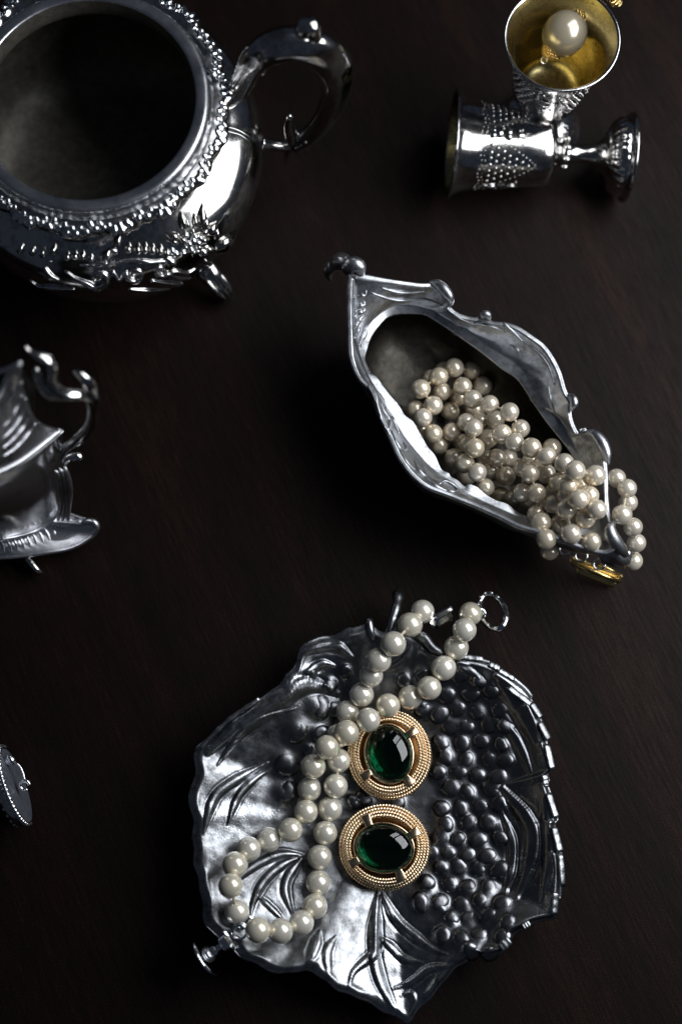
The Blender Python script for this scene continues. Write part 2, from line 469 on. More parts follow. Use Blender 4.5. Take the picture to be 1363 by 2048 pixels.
grapes_w = [(P(x, y, 7), r/4.9) for x, y, r in grape_px]
def leaf_zr(th):                                 # rim height round the dish
    r = max(0, math.cos(th))                     # right side
    base = 17.0-1.0*r
    tip = math.exp(-(adiff(th, -1.43)/0.35)**2)
    z = base-5.5*tip
    return z+0.25*math.sin(th*9)
def leaf_step(th):
    if -0.75 < adiff(th, 0.25) < 1.15:           # stepped, serrated rim
        return 1.3*(((th*2*PI*1.55/2.2) % 1.0)-0.5)
    return 0.4*math.sin(th*13)+0.3*math.sin(th*29+1)
def saw(th):
    a = adiff(th, 0.25)
    if -0.75 < a < 1.15: return 0.020*(((th*2*PI*1.55/2.2) % 1.0)-0.5)*-1
    return 0.006*math.sin(th*23)+0.004*math.sin(th*47+.6)
def leaf_z(x, y, ridge=True):
    dx, dy = x-LC.x, y-LC.y; r = math.hypot(dx, dy); th = math.atan2(dy, dx) % (2*PI)
    R = leafR(th); s = min(1.0, r/R/(1+saw(th)*sstep(.88, .97, r/R)))
    right = sstep(-0.1, 0.7, math.cos(th+0.15))
    low = math.exp(-(adiff(th, -1.43)/0.5)**2)
    ex = lerp(1.9, 4.6, right); ex = lerp(ex, 2.2, low)
    zr = leaf_zr(th); z0 = 3.4
    z = z0+(zr-z0)*min(1, s/0.955)**ex
    z += leaf_step(th)*sstep(0.93, 0.965, s)-1.5*sstep(0.962, 1.0, s)*(0.3+0.7*right)
    fade = 1-sstep(0.90, 0.99, s)
    z += 0.14*math.sin(x*0.12+1.3)*math.sin(y*0.13+.4)*fade*sstep(.15, .5, s)
    z += 0.04*math.sin(x*0.9+math.sin(y*.7)*1.4)*math.sin(y*0.83+math.sin(x*.6))*fade
    if ridge:
        for pts, h, wd, x0, x1, y0, y1 in ridges:
            if x0 < x < x1 and y0 < y < y1:
                d2 = 1e9; ti = 0
                for i, p in enumerate(pts):
                    q = (p.x-x)**2+(p.y-y)**2
                    if q < d2: d2 = q; ti = i
                t = ti/39; k = min(1, 0.35+2.4*t, 0.30+2.0*(1-t))
                dd = math.sqrt(d2)/(wd*k)
                if dd < 3: z += h*k*(0.85*math.exp(-dd**4*0.8)-0.20*math.exp(-((dd-1.5)/.35)**2))*fade
        for p, r_ in grapes_w:
            d2 = (p.x-x)**2+(p.y-y)**2
            if d2 < r_*r_*6: z += 1.5*math.exp(-(d2/(r_*r_*.62))**1.2)*fade
    return z
leaf = thing('leaf_dish', 'silver leaf shaped dish with grape relief under the bracelet and green stone earrings', 'dish', (LC.x, LC.y, 0))
def leaf_mesh():
    nt_, nr = 800, 160; V = []; Fc = []
    top = []; bot = []
    for j in range(nr+1):
        s = (j/nr)**0.80
        for i in range(nt_):
            th = 2*PI*i/nt_; R = leafR(th)*(1+saw(th)*sstep(.88, .97, s))
            x, y = LC.x+math.cos(th)*R*s, LC.y+math.sin(th)*R*s
            V.append(Vector((x, y, leaf_z(x, y) if j else leaf_z(LC.x, LC.y))))
    for j in range(nr):
        for i in range(nt_):
            q = (i+1) % nt_
            Fc.append((j*nt_+i, (j+1)*nt_+i, (j+1)*nt_+q, j*nt_+q))
    b0 = len(V)                                   # edge thickness and underside
    for k, (s, dz) in enumerate(((1.006, -0.5), (1.004, -1.6), (0.98, -2.2), (0.88, -2.4), (0.7, -2.4), (0.45, -2.2), (0.4, -3.3), (0.02, -3.3))):
        for i in range(nt_):
            th = 2*PI*i/nt_; R = leafR(th)*(1+saw(th)); x, y = LC.x+math.cos(th)*R*s, LC.y+math.sin(th)*R*s
            V.append(Vector((x, y, max(0.05, leaf_z(LC.x+(x-LC.x)*min(1, .999/s), LC.y+(y-LC.y)*min(1, .999/s), False)+dz))))
    for k in range(8):
        a = nr*nt_ if k == 0 else b0+(k-1)*nt_; c = b0+k*nt_
        for i in range(nt_):
            q = (i+1) % nt_; Fc.append((a+i, c+i, c+q, a+q))
    return V, Fc
leaf_vf = leaf_mesh()
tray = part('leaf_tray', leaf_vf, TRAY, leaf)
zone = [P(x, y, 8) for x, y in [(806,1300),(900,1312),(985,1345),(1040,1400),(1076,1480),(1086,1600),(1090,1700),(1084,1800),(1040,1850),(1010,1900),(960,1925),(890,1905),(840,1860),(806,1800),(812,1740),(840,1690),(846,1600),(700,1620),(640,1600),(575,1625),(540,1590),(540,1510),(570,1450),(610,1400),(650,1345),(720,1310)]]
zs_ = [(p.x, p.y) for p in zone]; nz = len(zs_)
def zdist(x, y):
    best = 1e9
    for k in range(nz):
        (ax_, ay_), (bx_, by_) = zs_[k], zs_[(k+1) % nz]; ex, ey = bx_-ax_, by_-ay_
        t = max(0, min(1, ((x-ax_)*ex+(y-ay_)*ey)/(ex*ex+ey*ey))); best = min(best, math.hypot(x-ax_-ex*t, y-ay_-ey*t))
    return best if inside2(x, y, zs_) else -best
att = tray.data.attributes.new('dark_zone', 'FLOAT', 'POINT')
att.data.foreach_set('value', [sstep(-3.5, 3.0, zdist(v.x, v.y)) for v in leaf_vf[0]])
leaf_b = bvh(leaf_vf)
def grape_vf():
    V, Fc = sphere(r=1.0, nu=14, nv=9)
    return [Vector((v.x, v.y, v.z if v.z < .72 else .72+(v.z-.72)*.35)) for v in V], Fc
ME_GRAPES = []
for k in range(5):
    V, Fc = grape_vf(); o1, o2, o3 = random.uniform(0, 6), random.uniform(0, 6), random.uniform(0, 6)
    V = [v*(1+.07*math.sin(2.3*v.x+o1)*math.sin(2.1*v.y+o2)+.025*math.sin(5*v.x+o3)*math.sin(4.5*v.y+o1)+.02*math.sin(6*v.z+o2)) for v in V]
    ME_GRAPES.append(mesh(V, Fc))
rim_segs = [((1063,1407),(1081,1434),2.0),((1080,1446),(1097,1478),2.2),((1093,1490),(1104,1537),2.3),((1089,1551),(1092,1573),2.2),((1097,1588),(1112,1634),2.2),((1108,1656),(1120,1703),2.3),((1121,1712),(1125,1771),1.9),((1111,1786),(1108,1828),2.3),
 ((978,1327),(998,1336),2.0),((998,1340),(1027,1357),1.7),((1016,1374),(1063,1409),2.0),((926,1314),(963,1317),1.6),((1046,1854),(1058,1846),2.0),((1000,1896),(1018,1880),2.8)]
for a_, b_, wd in rim_segs:
    p0, p1 = P(*a_, 16.6), P(*b_, 16.4); wd *= 1.1; dirv = p1-p0; side = Vector((dirv.y, -dirv.x, 0)).normalized()
    if side.x < 0: side = -side
    upv = Vector((.36, .22, .9)).normalized(); nseg = 9
    pts_ = [p0.lerp(p1, -.05+1.1*i/(nseg-1))+Vector((0, 0, .12*math.sin(i*2.1+p0.x))) for i in range(nseg)]
    part('rim_segment', tube(pts_, [wd*.5*(.75 if i in (0, nseg-1) else 1)*random.uniform(.92, 1.12) for i in range(nseg)], 12, flat=.24, up=upv), PEWTER, leaf)
p_ = spline([P(399,1497,17.4), P(436,1459,17.6), P(471,1429,17.6), P(503,1408,17.6), P(518,1396,17.4)], 26)
part('rim_segment', tube(p_, [.75+.15*math.sin(i) for i in range(26)], 8, flat=.35, up=(.36, .22, .9)), PEWTER, leaf)
for p, r in grapes_w:
    z = leaf_z(p.x, p.y)
    l, n = leaf_b.find_nearest(Vector((p.x, p.y, z)))[:2]
    if n.z < 0: n = -n
    q = frame(n.lerp(Vector((0, 0, 1)), .35), (math.cos(random.uniform(0, 6)), math.sin(random.uniform(0, 6)), 0))
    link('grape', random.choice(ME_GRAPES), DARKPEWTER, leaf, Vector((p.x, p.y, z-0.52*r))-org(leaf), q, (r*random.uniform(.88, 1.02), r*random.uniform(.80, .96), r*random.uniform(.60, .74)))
stem = spline([P(794,1186,12), P(795,1200,14), P(790,1222,16), P(783,1245,17), P(778,1268,17), P(770,1300,13), P(752,1330,9)], 26)
part('stem', tube(stem, [1.5+0.5*math.sin(i*.8)**2*0.6+(0.25 if i < 3 else 0) for i in range(26)], 12), PEWTER, leaf)
part('twig', tube(spline([P(737,1236,16), P(738,1250,17), P(742,1266,17), P(752,1290,13.5)], 12), [0.9, 1.4, 1.6, 1.5, 1.4, 1.4, 1.3, 1.3, 1.2, 1.2, 1.1, 1.0], 10), PEWTER, leaf)
part('rim_curl', tube(spline([P(828,1266,17), P(848,1276,18), P(865,1296,18.3), P(886,1306,17.5)], 14), [1.2, 1.5, 1.7, 1.8, 1.8, 1.7, 1.7, 1.6, 1.6, 1.6, 1.5, 1.5, 1.4, 1.0], 10), PEWTER, leaf)

# ================================================================= earrings
def rope(a, bb, z, r, lobes):
    n = lobes*6; pts = [(a*math.cos(2*PI*i/n), bb*math.sin(2*PI*i/n), z) for i in range(n)]
    return tube(pts, r, 8, closed=True, up=(0, 0, 1), lobes=lambda ph, i: 1+0.40*math.cos(2*ph-2*PI*lobes*i/n))
rope_me = []
for k in range(4):
    t = k/3; rope_me.append(mesh(*rope(lerp(11.15, 14.15, t), lerp(10.2, 13.2, t), [3.05, 2.9, 2.2, 1.1][k], 0.62, [74, 80, 86, 92][k])))
def stone_vf():
    prof = [(0.02, -1.2), (0.6, -1.2), (0.93, -0.9), (1.0, 0.0)]+[(math.cos(a*PI/2/12), math.sin(a*PI/2/12)) for a in range(1, 12)]+[(0.015, 1.0)]
    V, Fc = lathe(prof, 56)
    V = [Vector((v.x*9.35, v.y*7.55, v.z*4.3 if v.z > 0 else v.z*1.0)) for v in V]
    n = 56; Fc.append(tuple(reversed(range(n)))); Fc.append(tuple((len(prof)-1)*n+k for k in range(n)))
    return V, Fc
me_stone = mesh(*stone_vf())
def ell_ring(prof, n=96, mod=None):       # prof: (offset from stone edge, z)
    V = []; Fc = []
    for o, z in prof:
        for k in range(n):
            a = 2*PI*k/n; V.append(Vector(((9.35+o)*math.cos(a), (7.55+o)*math.sin(a), z)))
    m = len(prof)
    for i in range(m-1):
        for k in range(n): Fc.append((i*n+k, i*n+(k+1) % n, (i+1)*n+(k+1) % n, (i+1)*n+k))
    return V, Fc
me_bezel = mesh(*ell_ring([(0.62, 0.2), (0.62, 3.2)]+[(0.22+.42*math.cos(a), 3.55+.42*math.sin(a)) for a in [i*PI/6 for i in range(-1, 7)]]+[(-0.2, 3.3), (-0.12, 1.2)]))
def plate_vf():
    V = []; Fc = []; n = 96
    pr = [(0.35, 0.9), (0.62, 0.9), (0.74, 2.0), (0.80, 2.5), (0.88, 2.1), (0.96, 1.1), (1.0, 0.0), (0.9, -0.7), (0.05, -0.7)]
    for s, z in pr:
        for k in range(n): a = 2*PI*k/n; V.append(Vector((14.2*s*math.cos(a), 13.25*s*math.sin(a), z)))
    for i in range(len(pr)-1):
        for k in range(n): Fc.append((i*n+k, (i+1)*n+k, (i+1)*n+(k+1) % n, i*n+(k+1) % n))
    Fc.append(tuple(range(n))); Fc.append(tuple(reversed(range((len(pr)-1)*n, len(pr)*n))))
    return V, Fc
me_plate = mesh(*plate_vf())
me_foil = mesh(*ell_ring([(-9.0, 1.75), (-2.0, 1.75), (-.4, 1.9), (-.06, 2.6)], 56))
def prong_vf(ang):
    c, s_ = math.cos(ang), math.sin(ang); p0 = Vector((9.3*c, 7.6*s_, 4.15)); p1 = Vector((12.9*c, 11.9*s_, 3.75))
    d = p1-p0; q_ = frame(Vector((0, 0, 1)), d)
    V, Fc = box(d.length, 2.9, .8, bev=.25)
    V = [Vector((v.x, v.y*lerp(.8, 1.15, v.x/d.length+.5), v.z)) for v in V]
    return place((V, Fc), TR((p0+p1)/2, frame(d.cross(Vector((-d.y, d.x, 0))), d)))
me_prongs = [mesh(*prong_vf(math.radians(a))) for a in (33, 122, -58, -148)]
def earring(px, py, z, rot, tilt, label):
    c = P(px, py, z)
    o = thing('earring', label, 'earring', c, 'pair of gold earrings with green stones')
    o.rotation_euler = Euler((tilt[0], tilt[1], rot), 'XYZ')
    link('back_plate', me_plate, BRONZE, o)
    link('bezel', me_bezel, GOLD, o)
    link('foil', me_foil, FOIL, o)
    link('gemstone', me_stone, EMERALD, o, (0, 0, 3.3))
    for k in range(4): link('rope_ring', rope_me[k], GOLD, o)
    for m in me_prongs: link('prong', m, GOLD, o)
    return o
earring(778, 1509, 9.5, math.radians(97), (math.radians(-3), math.radians(3)), 'gold earring with upright oval green stone, half under the pearl strand')
earring(768, 1694, 8.8, math.radians(-4), (math.radians(3), math.radians(-3)), 'gold earring with sideways oval green stone, lower and fully uncovered')

# ================================================================= pearls: relax along the camera rays
def settle(items, floor, rounds=60):
    """items [px, py, z, r]; keep the pixel, slide along the camera ray until pearls do not overlap"""
    pos = [P(x, y, z) for x, y, z, r in items]
    for _ in range(rounds):
        for i in range(len(items)):
            for j in range(i+1, len(items)):
                d = pos[j]-pos[i]; mn = (items[i][3]+items[j][3])*0.97
                if abs(d.x) < mn and abs(d.y) < mn and d.length < mn:
                    pen = (mn-d.length)*0.35
                    hi, lo = (j, i) if pos[j].z >= pos[i].z else (i, j)
                    pos[hi] = P(items[hi][0], items[hi][1], pos[hi].z+pen)
                    pos[lo] = P(items[lo][0], items[lo][1], pos[lo].z-pen*.6)
        for i, it in enumerate(items):
            f = floor(pos[i].x, pos[i].y)+it[3]*0.95
            if pos[i].z < f: pos[i] = P(it[0], it[1], f)
    return pos
def leaf_floor(x, y):
    dx, dy = x-LC.x, y-LC.y
    r = math.hypot(dx, dy); th = math.atan2(dy, dx) % (2*PI); R = leafR(th)
    if r > R*1.06: return 0.0
    return leaf_z(x, y)
zs = 1.70375
def zp(l): return [(360+x/zs, 1160+y/zs) for x, y in l]
strandA = zp([(825,108),(783,153),(726,218),(676,273),(650,325),(618,390),(570,450),(540,530),(540,615),(530,702),(510,780),(494,862),(475,945),(470,1033),(458,1112),(413,1168),(342,1196),(265,1193)])
strandB = zp([(988,115),(968,170),(940,230),(897,300),(848,368),(783,400),(708,427),(640,477),(567,520),(500,570),(453,635),(440,712),(428,790),(376,852),(302,885),(234,917),(187,970),(172,1042),(193,1130)])
items = []
def guess(px, py):
    l, n = hit(leaf_b, px, py); return (l.z if l is not None else 4)+4.1
for k, (x, y) in enumerate(strandA):
    z = guess(x, y)
    if k < 2: z = 20-1.5*(1-k)
    items.append([x, y, z, 4.1])
for k, (x, y) in enumerate(strandB):
    z = guess(x, y)
    if k < 2: z = 17+2.5*k
    if 7 <= k <= 9: z += 7
    if k in (6, 10): z += 3
    items.append([x, y, z, 4.1])
# keep clear of the earring frames
def brace_floor(x, y):
    f = leaf_floor(x, y)
    for (ex, ey, ez) in ((778, 1509, 9.5), (768, 1694, 8.8)):
        c = P(ex, ey, ez); d = math.hypot(x-c.x, y-c.y)
        if d < 14.5: f = max(f, ez+2.6)
    return f
pos = settle(items, brace_floor)
bracelet = thing('pearl_bracelet', 'long cream pearl strand doubled across the leaf dish with silver clasps', 'pearl strand', (pos[10].x, pos[10].y, 0))
for p in pos:
    r = 4.1*random.uniform(.96, 1.02)
    q = Euler((random.uniform(0, 6), random.uniform(0, 6), random.uniform(0, 6))).to_quaternion()
    link('pearl', ME_PEARL, PEARL, bracelet, p-org(bracelet), q, (r, r, r*random.uniform(.97, 1.0)))
nA = len(strandA)
part('thread', join(tube(pos[:nA], 0.5, 6), tube(pos[nA:], 0.5, 6)), THREAD, bracelet)
# oval ring clasp, upper right
c = P(985, 1223, 14); nrm = Vector((-0.45, 0.35, 0.75)); q = frame(nrm, (0.50, -0.86, 0))
pts = [TR(c, q) @ Vector((7.6*math.cos(a), 4.2*math.sin(a), 0)) for a in [2*PI*i/40 for i in range(40)]]
ring = part('clasp_ring', tube(pts, [0.95+0.12*math.sin(i*1.5) for i in range(40)], 8, closed=True, up=tuple(q @ Vector((0, 0, 1))), flat=1.3), CHROME, bracelet)
for i in range(5):
    a = 2.0+.5*i
    link('crystal', ME_BEAD, CHROME, ring, TR(c, q) @ Vector((7.6*math.cos(a), 4.2*math.sin(a), 1.2))-org(bracelet), None, (.55, .55, .45))
part('clasp_link', tube(spline([pos[nA], P(962, 1218, 16), P(970, 1232, 15)], 8), 0.8, 8), CHROME, bracelet)
# fold clasp at the other upper end
c = P(882, 1240, 17); q = frame((0.2, -0.3, .9), (0.8, 0.45, 0))
part('clasp_bar', place(box(8, 4.2, 2.6, bev=1.1), TR(c, q)), CHROME, bracelet, smooth=False)
part('clasp_tongue', place(box(6.5, 2.0, 1.0, bev=.4), TR(c+Vector((0.8, 2.3, 1.2)), q)), CHROME, bracelet, smooth=False)
# disc toggle, lower left
e0 = P(412, 1912, 15.5); ax = (P(470, 1872, 18)-e0).normalized(); q = frame(ax, (0, 0, 1))
disc = part('toggle_disc', place(lathe([(0.05, -.9), (3, -.85), (6.2, -.7), (6.9, -.25), (6.9, .3), (6.2, .6), (2.5, .75), (.05, .8)], 40), TR(e0, q)), CHROME, bracelet)
part('toggle_dome', place(sphere(r=2.6, nu=20, nv=12, sc=(1, 1, .6)), TR(e0+ax*1.2, q)), SATIN, bracelet)
part('toggle_post', place(lathe([(.05, 0), (1.7, 0), (1.7, 1.2), (1.0, 1.8), (1.0, 3.4), (2.0, 3.9), (2.0, 5.2), (1.1, 5.8), (1.1, 7.2), (.05, 7.3)], 6), TR(e0+ax*2.5, q)), CHROME, bracelet, smooth=False)
part('toggle_block', place(box(4.6, 4.6, 3.4, bev=.6), TR(e0+ax*8.0, q)), CHROME, bracelet, smooth=False)
part('toggle_ear', place(box(7.0, 1.6, 1.4, bev=.4), TR(e0+ax*9.2, frame(ax, ax.cross(Vector((0, 0, 1)))))), CHROME, bracelet, smooth=False)
c = P(479, 1864, 18)
part('jump_ring', tube([c+Vector((2.2*math.cos(a), 2.2*math.sin(a), .5*math.sin(a))) for a in [2*PI*i/24 for i in range(24)]], .45, 8, closed=True), CHROME, bracelet)
part('clasp_tab', place(box(5.2, 1.7, .6, bev=.2), TR(P(492, 1846, 17.5), frame((0, -.3, 1), (0.65, 0.75, 0)))), CHROME, bracelet, smooth=False)

# ================================================================= BOAT SHAPED DISH
z5 = 1.947
def b5(l): return [(620+x/z5, 490+y/z5) for x, y in l]
up_out = [(705,540),(723,547),(774,557),(836,566),(862,566),(874,569),(893,586),(901,600),(899,612),(912,624),(928,631),(949,635),(962,631),(970,628),(980,641),(1026,649),(1062,670),(1093,695),(1118,737),(1131,778),(1141,797),(1145,806),(1142,829),(1154,862),(1168,863),(1182,867),(1205,891),(1213,932),(1215,975),(1217,1019),(1226,1050),(1238,1085)]
lo_out = [(697,546),(695,593),(695,659),(697,711),(712,752),(728,771),(743,785),(748,806),(755,829),(774,870),(795,916),(820,950),(851,975),(897,993),(949,1014),(1000,1037),(1036,1055),(1072,1065),(1120,1082),(1170,1100),(1212,1108),(1238,1092)]
up_lo = [(716,690),(726,668),(746,639),(775,617),(808,610),(863,619),(885,632),(937,661),(973,690),(1032,727),(1061,767),(1083,811),(1116,833),(1138,870),(1159,916),(1176,960),(1190,1010),(1200,1050)]
lo_lo = [(716,694),(717,715),(728,748),(745,772),(768,800),(786,838),(812,878),(840,912),(862,935),(896,960),(940,990),(1000,1018),(1040,1035),(1090,1052),(1140,1068),(1180,1072),(1198,1060)]
up_li = [(734,698),(740,678),(753,657),(775,634),(801,627),(845,628),(871,641),(918,672),(959,701),(1003,736),(1036,760),(1065,804),(1091,841),(1128,888),(1144,912),(1160,955),(1172,1000),(1180,1030)]
lo_li = [(731,705),(731,723),(746,753),(772,778),(790,802),(816,833),(836,864),(856,892),(874,918),(884,938),(896,946),(902,958),(928,970),(938,966),(949,972),(1000,1004),(1046,1029),(1100,1040),(1150,1046),(1180,1036)]
NB = 240
def loop(u, l, zu, zl):
    a = spline([(x, y, 0) for x, y in u], NB); c = spline([(x, y, 0) for x, y in l], NB)
    out = []
    for i, p in enumerate(a): out.append(P(p.x, p.y, zu(i/(NB-1))))
    for i, p in reversed(list(enumerate(c))[1:-1]): out.append(P(p.x, p.y, zl(i/(NB-1))))
    return out
def rimz(t): return 40+5.5*(2*t-1)**4+1.0*math.sin(t*17)
RIM = loop(up_out, lo_out, rimz, rimz)
LO = loop(up_lo, lo_lo, lambda t: 31.5+1.5*(2*t-1)**4, lambda t: 31.5+1.5*(2*t-1)**4)
LI = loop(up_li, lo_li, lambda t: 30.6, lambda t: 30.6)
for i in range(len(LI)):                      # ragged casting edge along the lower side
    if NB < i < 2*NB-20:
        k = (math.sin(i*.19)*math.sin(i*.063+1)+.35*math.sin(i*.37)*math.sin(i*.05))*.55
        LI[i] = LI[i]+Vector((k*.6, k, 0))
BC = sum(LI, Vector())/len(LI)
NL = len(RIM)
def mixloop(a, c, t, dz=0.0): return [p.lerp(q, t)+Vector((0, 0, dz)) for p, q in zip(a, c)]
def scaled(a, s, z, sx=None):
    ctr = Vector((BC.x, BC.y, 0)); return [Vector((ctr.x+(p.x-ctr.x)*s, ctr.y+(p.y-ctr.y)*s, z)) for p in a]
def outward(a, d):
    out = []
    for i, p in enumerate(a):
        t = a[(i+2) % NL]-a[i-2]; n = Vector((t.y, -t.x, 0))
        if n.length > 1e-6: n.normalize()
        if n.dot(p-BC) < 0: n = -n
        out.append(p+n*d)
    return out
def loft(loops, closed_end=True):
    V = [v for l in loops for v in l]; Fc = []; n = len(loops[0])
    for i in range(len(loops)-1):
        for k in range(n): Fc.append((i*n+k, (i+1)*n+k, (i+1)*n+(k+1) % n, i*n+(k+1) % n))
    if closed_end: Fc.append(tuple(range((len(loops)-1)*n, len(loops)*n)))
    return V, Fc
boat = thing('boat_dish', 'boat shaped cast metal dish with scrolled flaring rim, filled with pearls', 'dish', (BC.x, BC.y, 0))
def relief(i, v):
    t = i/NL*2*PI
    return (math.sin(t*19+6*v+2*math.sin(t*7))*math.sin(v*7.5+1.5*math.sin(t*11)))*sstep(0.05, .25, v)*(1-sstep(.8, .98, v))
wall = []
for k in range(15):
    v = k/14; l = mixloop(outward(RIM, -1.1), LO, v, -2.2*math.sin(PI*v)*(0.6))
    wall.append([p+Vector((0, 0, 0.14*relief(i, v))) for i, p in enumerate(l)])
ext = [scaled(RIM, 0.5, 0.1), scaled(RIM, 0.50, 1.5), scaled(RIM, .44, 4), scaled(RIM, .56, 7), scaled(RIM, .80, 11), scaled(RIM, .89, 18), scaled(RIM, .93, 25), scaled(RIM, .955, 31)]
ext += [mixloop(ext[-1], [p+Vector((0, 0, -3.2)) for p in outward(RIM, -.3)], t) for t in (.35, .7, 1.0)]
rimlip = [outward([p+Vector((0, 0, -1.6)) for p in RIM], .25), outward([p+Vector((0, 0, -.5)) for p in RIM], .3), RIM, outward([p+Vector((0, 0, .25)) for p in RIM], -.5), outward([p+Vector((0, 0, -.1)) for p in RIM], -1.0)]
shell = ext+rimlip+wall+[mixloop(LO, LI, t) for t in (.12, .5, .95, 1.0)]+[[p+Vector((0, 0, -1.2)) for p in LI]]
boat_vf = loft(shell, False); boat_vf[1].append(tuple(reversed(range(NL))))
part('body', boat_vf, CAST, boat)
inn = [[p+Vector((0, 0, -1.1)) for p in outward(LI, 1.0)], [Vector((p.x, p.y, 24)) for p in outward(LI, 1.6)], [Vector((p.x, p.y, 17)) for p in outward(LI, .2)], scaled(LI, .86, 12.2), scaled(LI, .7, 10.6), scaled(LI, .35, 10.1), scaled(LI, .05, 10.0)]
inner_vf = loft(inn)
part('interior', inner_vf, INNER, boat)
boat_b = bvh(join(boat_vf, inner_vf))
# knob of the handle end, curls along the rim
def lump(name, pts, rad, n=14, m=CAST, parent=boat, flat=1.0):
    r = [lerp(rad[min(int(i/(n-1)*(len(rad)-1)), len(rad)-2)], rad[min(int(i/(n-1)*(len(rad)-1))+1, len(rad)-1)], (i/(n-1)*(len(rad)-1)) % 1.0 if i < n-1 else 1.0) for i in range(n)]
    return part(name, tube(spline(pts, n), r, 12, flat=flat), m, parent)
lump('scroll_knob', [P(662,538,31), P(670,528,35), P(684,522,40), P(694,528,43), P(692,540,42)], [.6, 2.2, 3.0, 2.6, 1.0])
lump('scroll_knob', [P(692,545,42), P(697,533,45), P(709,529,46.5), P(719,536,46), P(722,550,44.5)], [1.2, 2.4, 2.9, 2.5, 1.2])
lump('scroll_knob', [P(700,560,40), P(706,545,43), P(714,545,44)], [.8, 2.0, 1.2])
lump('scroll_knob', [P(660,560,26), P(655,545,29), P(664,533,33), P(676,536,35)], [.6, 1.8, 2.2, .8])
lump('rim_curl', [P(858,566,40.5), P(872,567,41.5), P(886,578,42), P(898,594,41.5), P(900,606,40)], [.8, 1.6, 2.0, 1.8, .7])
lump('rim_curl', [P(962,636,39), P(966,629,41), P(974,629,41), P(978,639,40)], [.6, 1.2, 1.3, .7])
lump('rim_curl', [P(1136,790,40), P(1146,798,41.5), P(1147,808,41.5), P(1141,820,40)], [.7, 1.4, 1.4, .7])
lump('rim_curl', [P(1172,864,40.5), P(1188,868,42), P(1203,886,42.5), P(1211,908,42), P(1213,930,41)], [.8, 1.6, 2.1, 1.8, .8])
lump('scroll_knob', [P(1226,1044,45), P(1219,1056,46), P(1222,1072,45.5), P(1236,1092,43), P(1250,1110,40)], [.8, 2.0, 2.3, 2.0, 1.2])
lump('scroll_knob', [P(1208,1076,40), P(1222,1100,38), P(1240,1118,34), P(1252,1118,32), P(1254,1102,35)], [1.0, 2.0, 2.4, 2.0, .8])
lump('scroll_knob', [P(1196,1096,34), P(1212,1116,30), P(1232,1128,26)], [1.2, 2.2, 1.4])
fl = lambda l: [(630+x/3.894, 500+y/3.894) for x, y in l]
flutes = [fl([(395,315),(385,350),(350,355),(300,375)]), fl([(380,400),(375,430),(345,435),(305,465)]), fl([(385,455),(370,480),(345,485),(305,520)]), fl([(380,510),(350,530),(325,570),(305,610)]), fl([(350,575),(330,620),(315,660),(305,690)]), fl([(385,620),(360,680),(340,750)]), fl([(410,590),(375,670),(355,760)])]
for f in flutes:
    v = relief_line(boat_b, f, 0.85, flat=.8)
    if v: part('flute', v, CAST, boat)
scr = [[(760,800),(766,822),(778,842),(774,860),(766,850)], [(782,860),(790,884),(802,900),(812,898),(806,884)], [(800,905),(812,925),(830,940)], [(828,920),(836,940),(850,952),(846,936)], [(878,968),(888,962),(902,968),(914,978),(908,984),(896,980)], [(770,815),(784,838),(798,868)],
       [(850,955),(870,972),(894,982)], [(735,770),(750,800),(762,838),(780,872)], [(1000,640),(1030,668),(1050,690)], [(1040,680),(1070,700),(1095,730),(1108,770)], [(1020,690),(1034,700),(1042,716)], [(1095,770),(1100,800),(1108,826)], [(905,628),(940,645),(975,650),(1010,664)], [(760,575),(800,585),(850,583)], [(740,585),(790,600),(850,598),(885,612)]]
for f in scr:
    v = relief_line(boat_b, f, 0.7, n=18, flat=.7)
    if v: part('scroll', v, CAST, boat)

# ---- necklace spilling out of the dish
LV = {'d': 14, 'l': 18.5, 'm': 23.5, 'h': 28.5}
nl = [(560,478,'l'),(500,512,'m'),(628,488,'d'),(430,560,'m'),(512,570,'l'),(593,550,'m'),(672,548,'d'),(575,590,'d'),(632,600,'m'),(478,625,'m'),(408,640,'l'),(437,672,'m'),(545,648,'d'),(698,620,'h'),(775,650,'h'),
 (478,735,'m'),(425,725,'l'),(550,728,'l'),(503,780,'l'),(607,690,'m'),(635,712,'h'),(720,680,'l'),(745,735,'h'),(818,715,'m'),(640,790,'h'),(615,775,'m'),(690,755,'l'),(795,768,'h'),(860,790,'h'),(600,850,'m'),(560,830,'l'),(650,885,'h'),(727,828,'l'),
 (760,900,'d'),(680,945,'m'),(920,823,'h'),(940,790,'l'),(825,868,'m'),(855,890,'h'),(917,890,'m'),(988,850,'h'),(1030,878,'h'),(740,975,'d'),(825,965,'m'),(880,965,'h'),(945,1010,'m'),(1003,935,'h'),(965,925,'m'),(1045,990,'h'),(1108,897,'h'),(1190,908,'h'),(1232,948,'h'),
 (1236,1003,'m'),(1115,1030,'h'),(998,1030,'h'),(1070,1065,'h'),(880,1050,'m'),(897,1080,'h'),(970,1085,'m'),(1015,1125,'h'),(1095,1155,'h'),(918,1145,'m'),(930,1192,'d'),(1213,1050,'h'),(1255,1098,'h'),(1268,1160,'h'),(1255,1230,'h'),
 (520,490,'d'),(470,520,'d'),(680,830,'d'),(790,990,'d'),(700,880,'d'),(640,640,'d'),(860,840,'d'),(900,860,'l'),(770,830,'d'),(590,770,'d'),(660,690,'d'),(610,900,'d'),(1050,930,'m'),(1085,975,'m'),(1030,1075,'m'),(950,960,'l'),(905,1010,'l'),(850,1000,'d'),(1000,975,'m')]
it = []
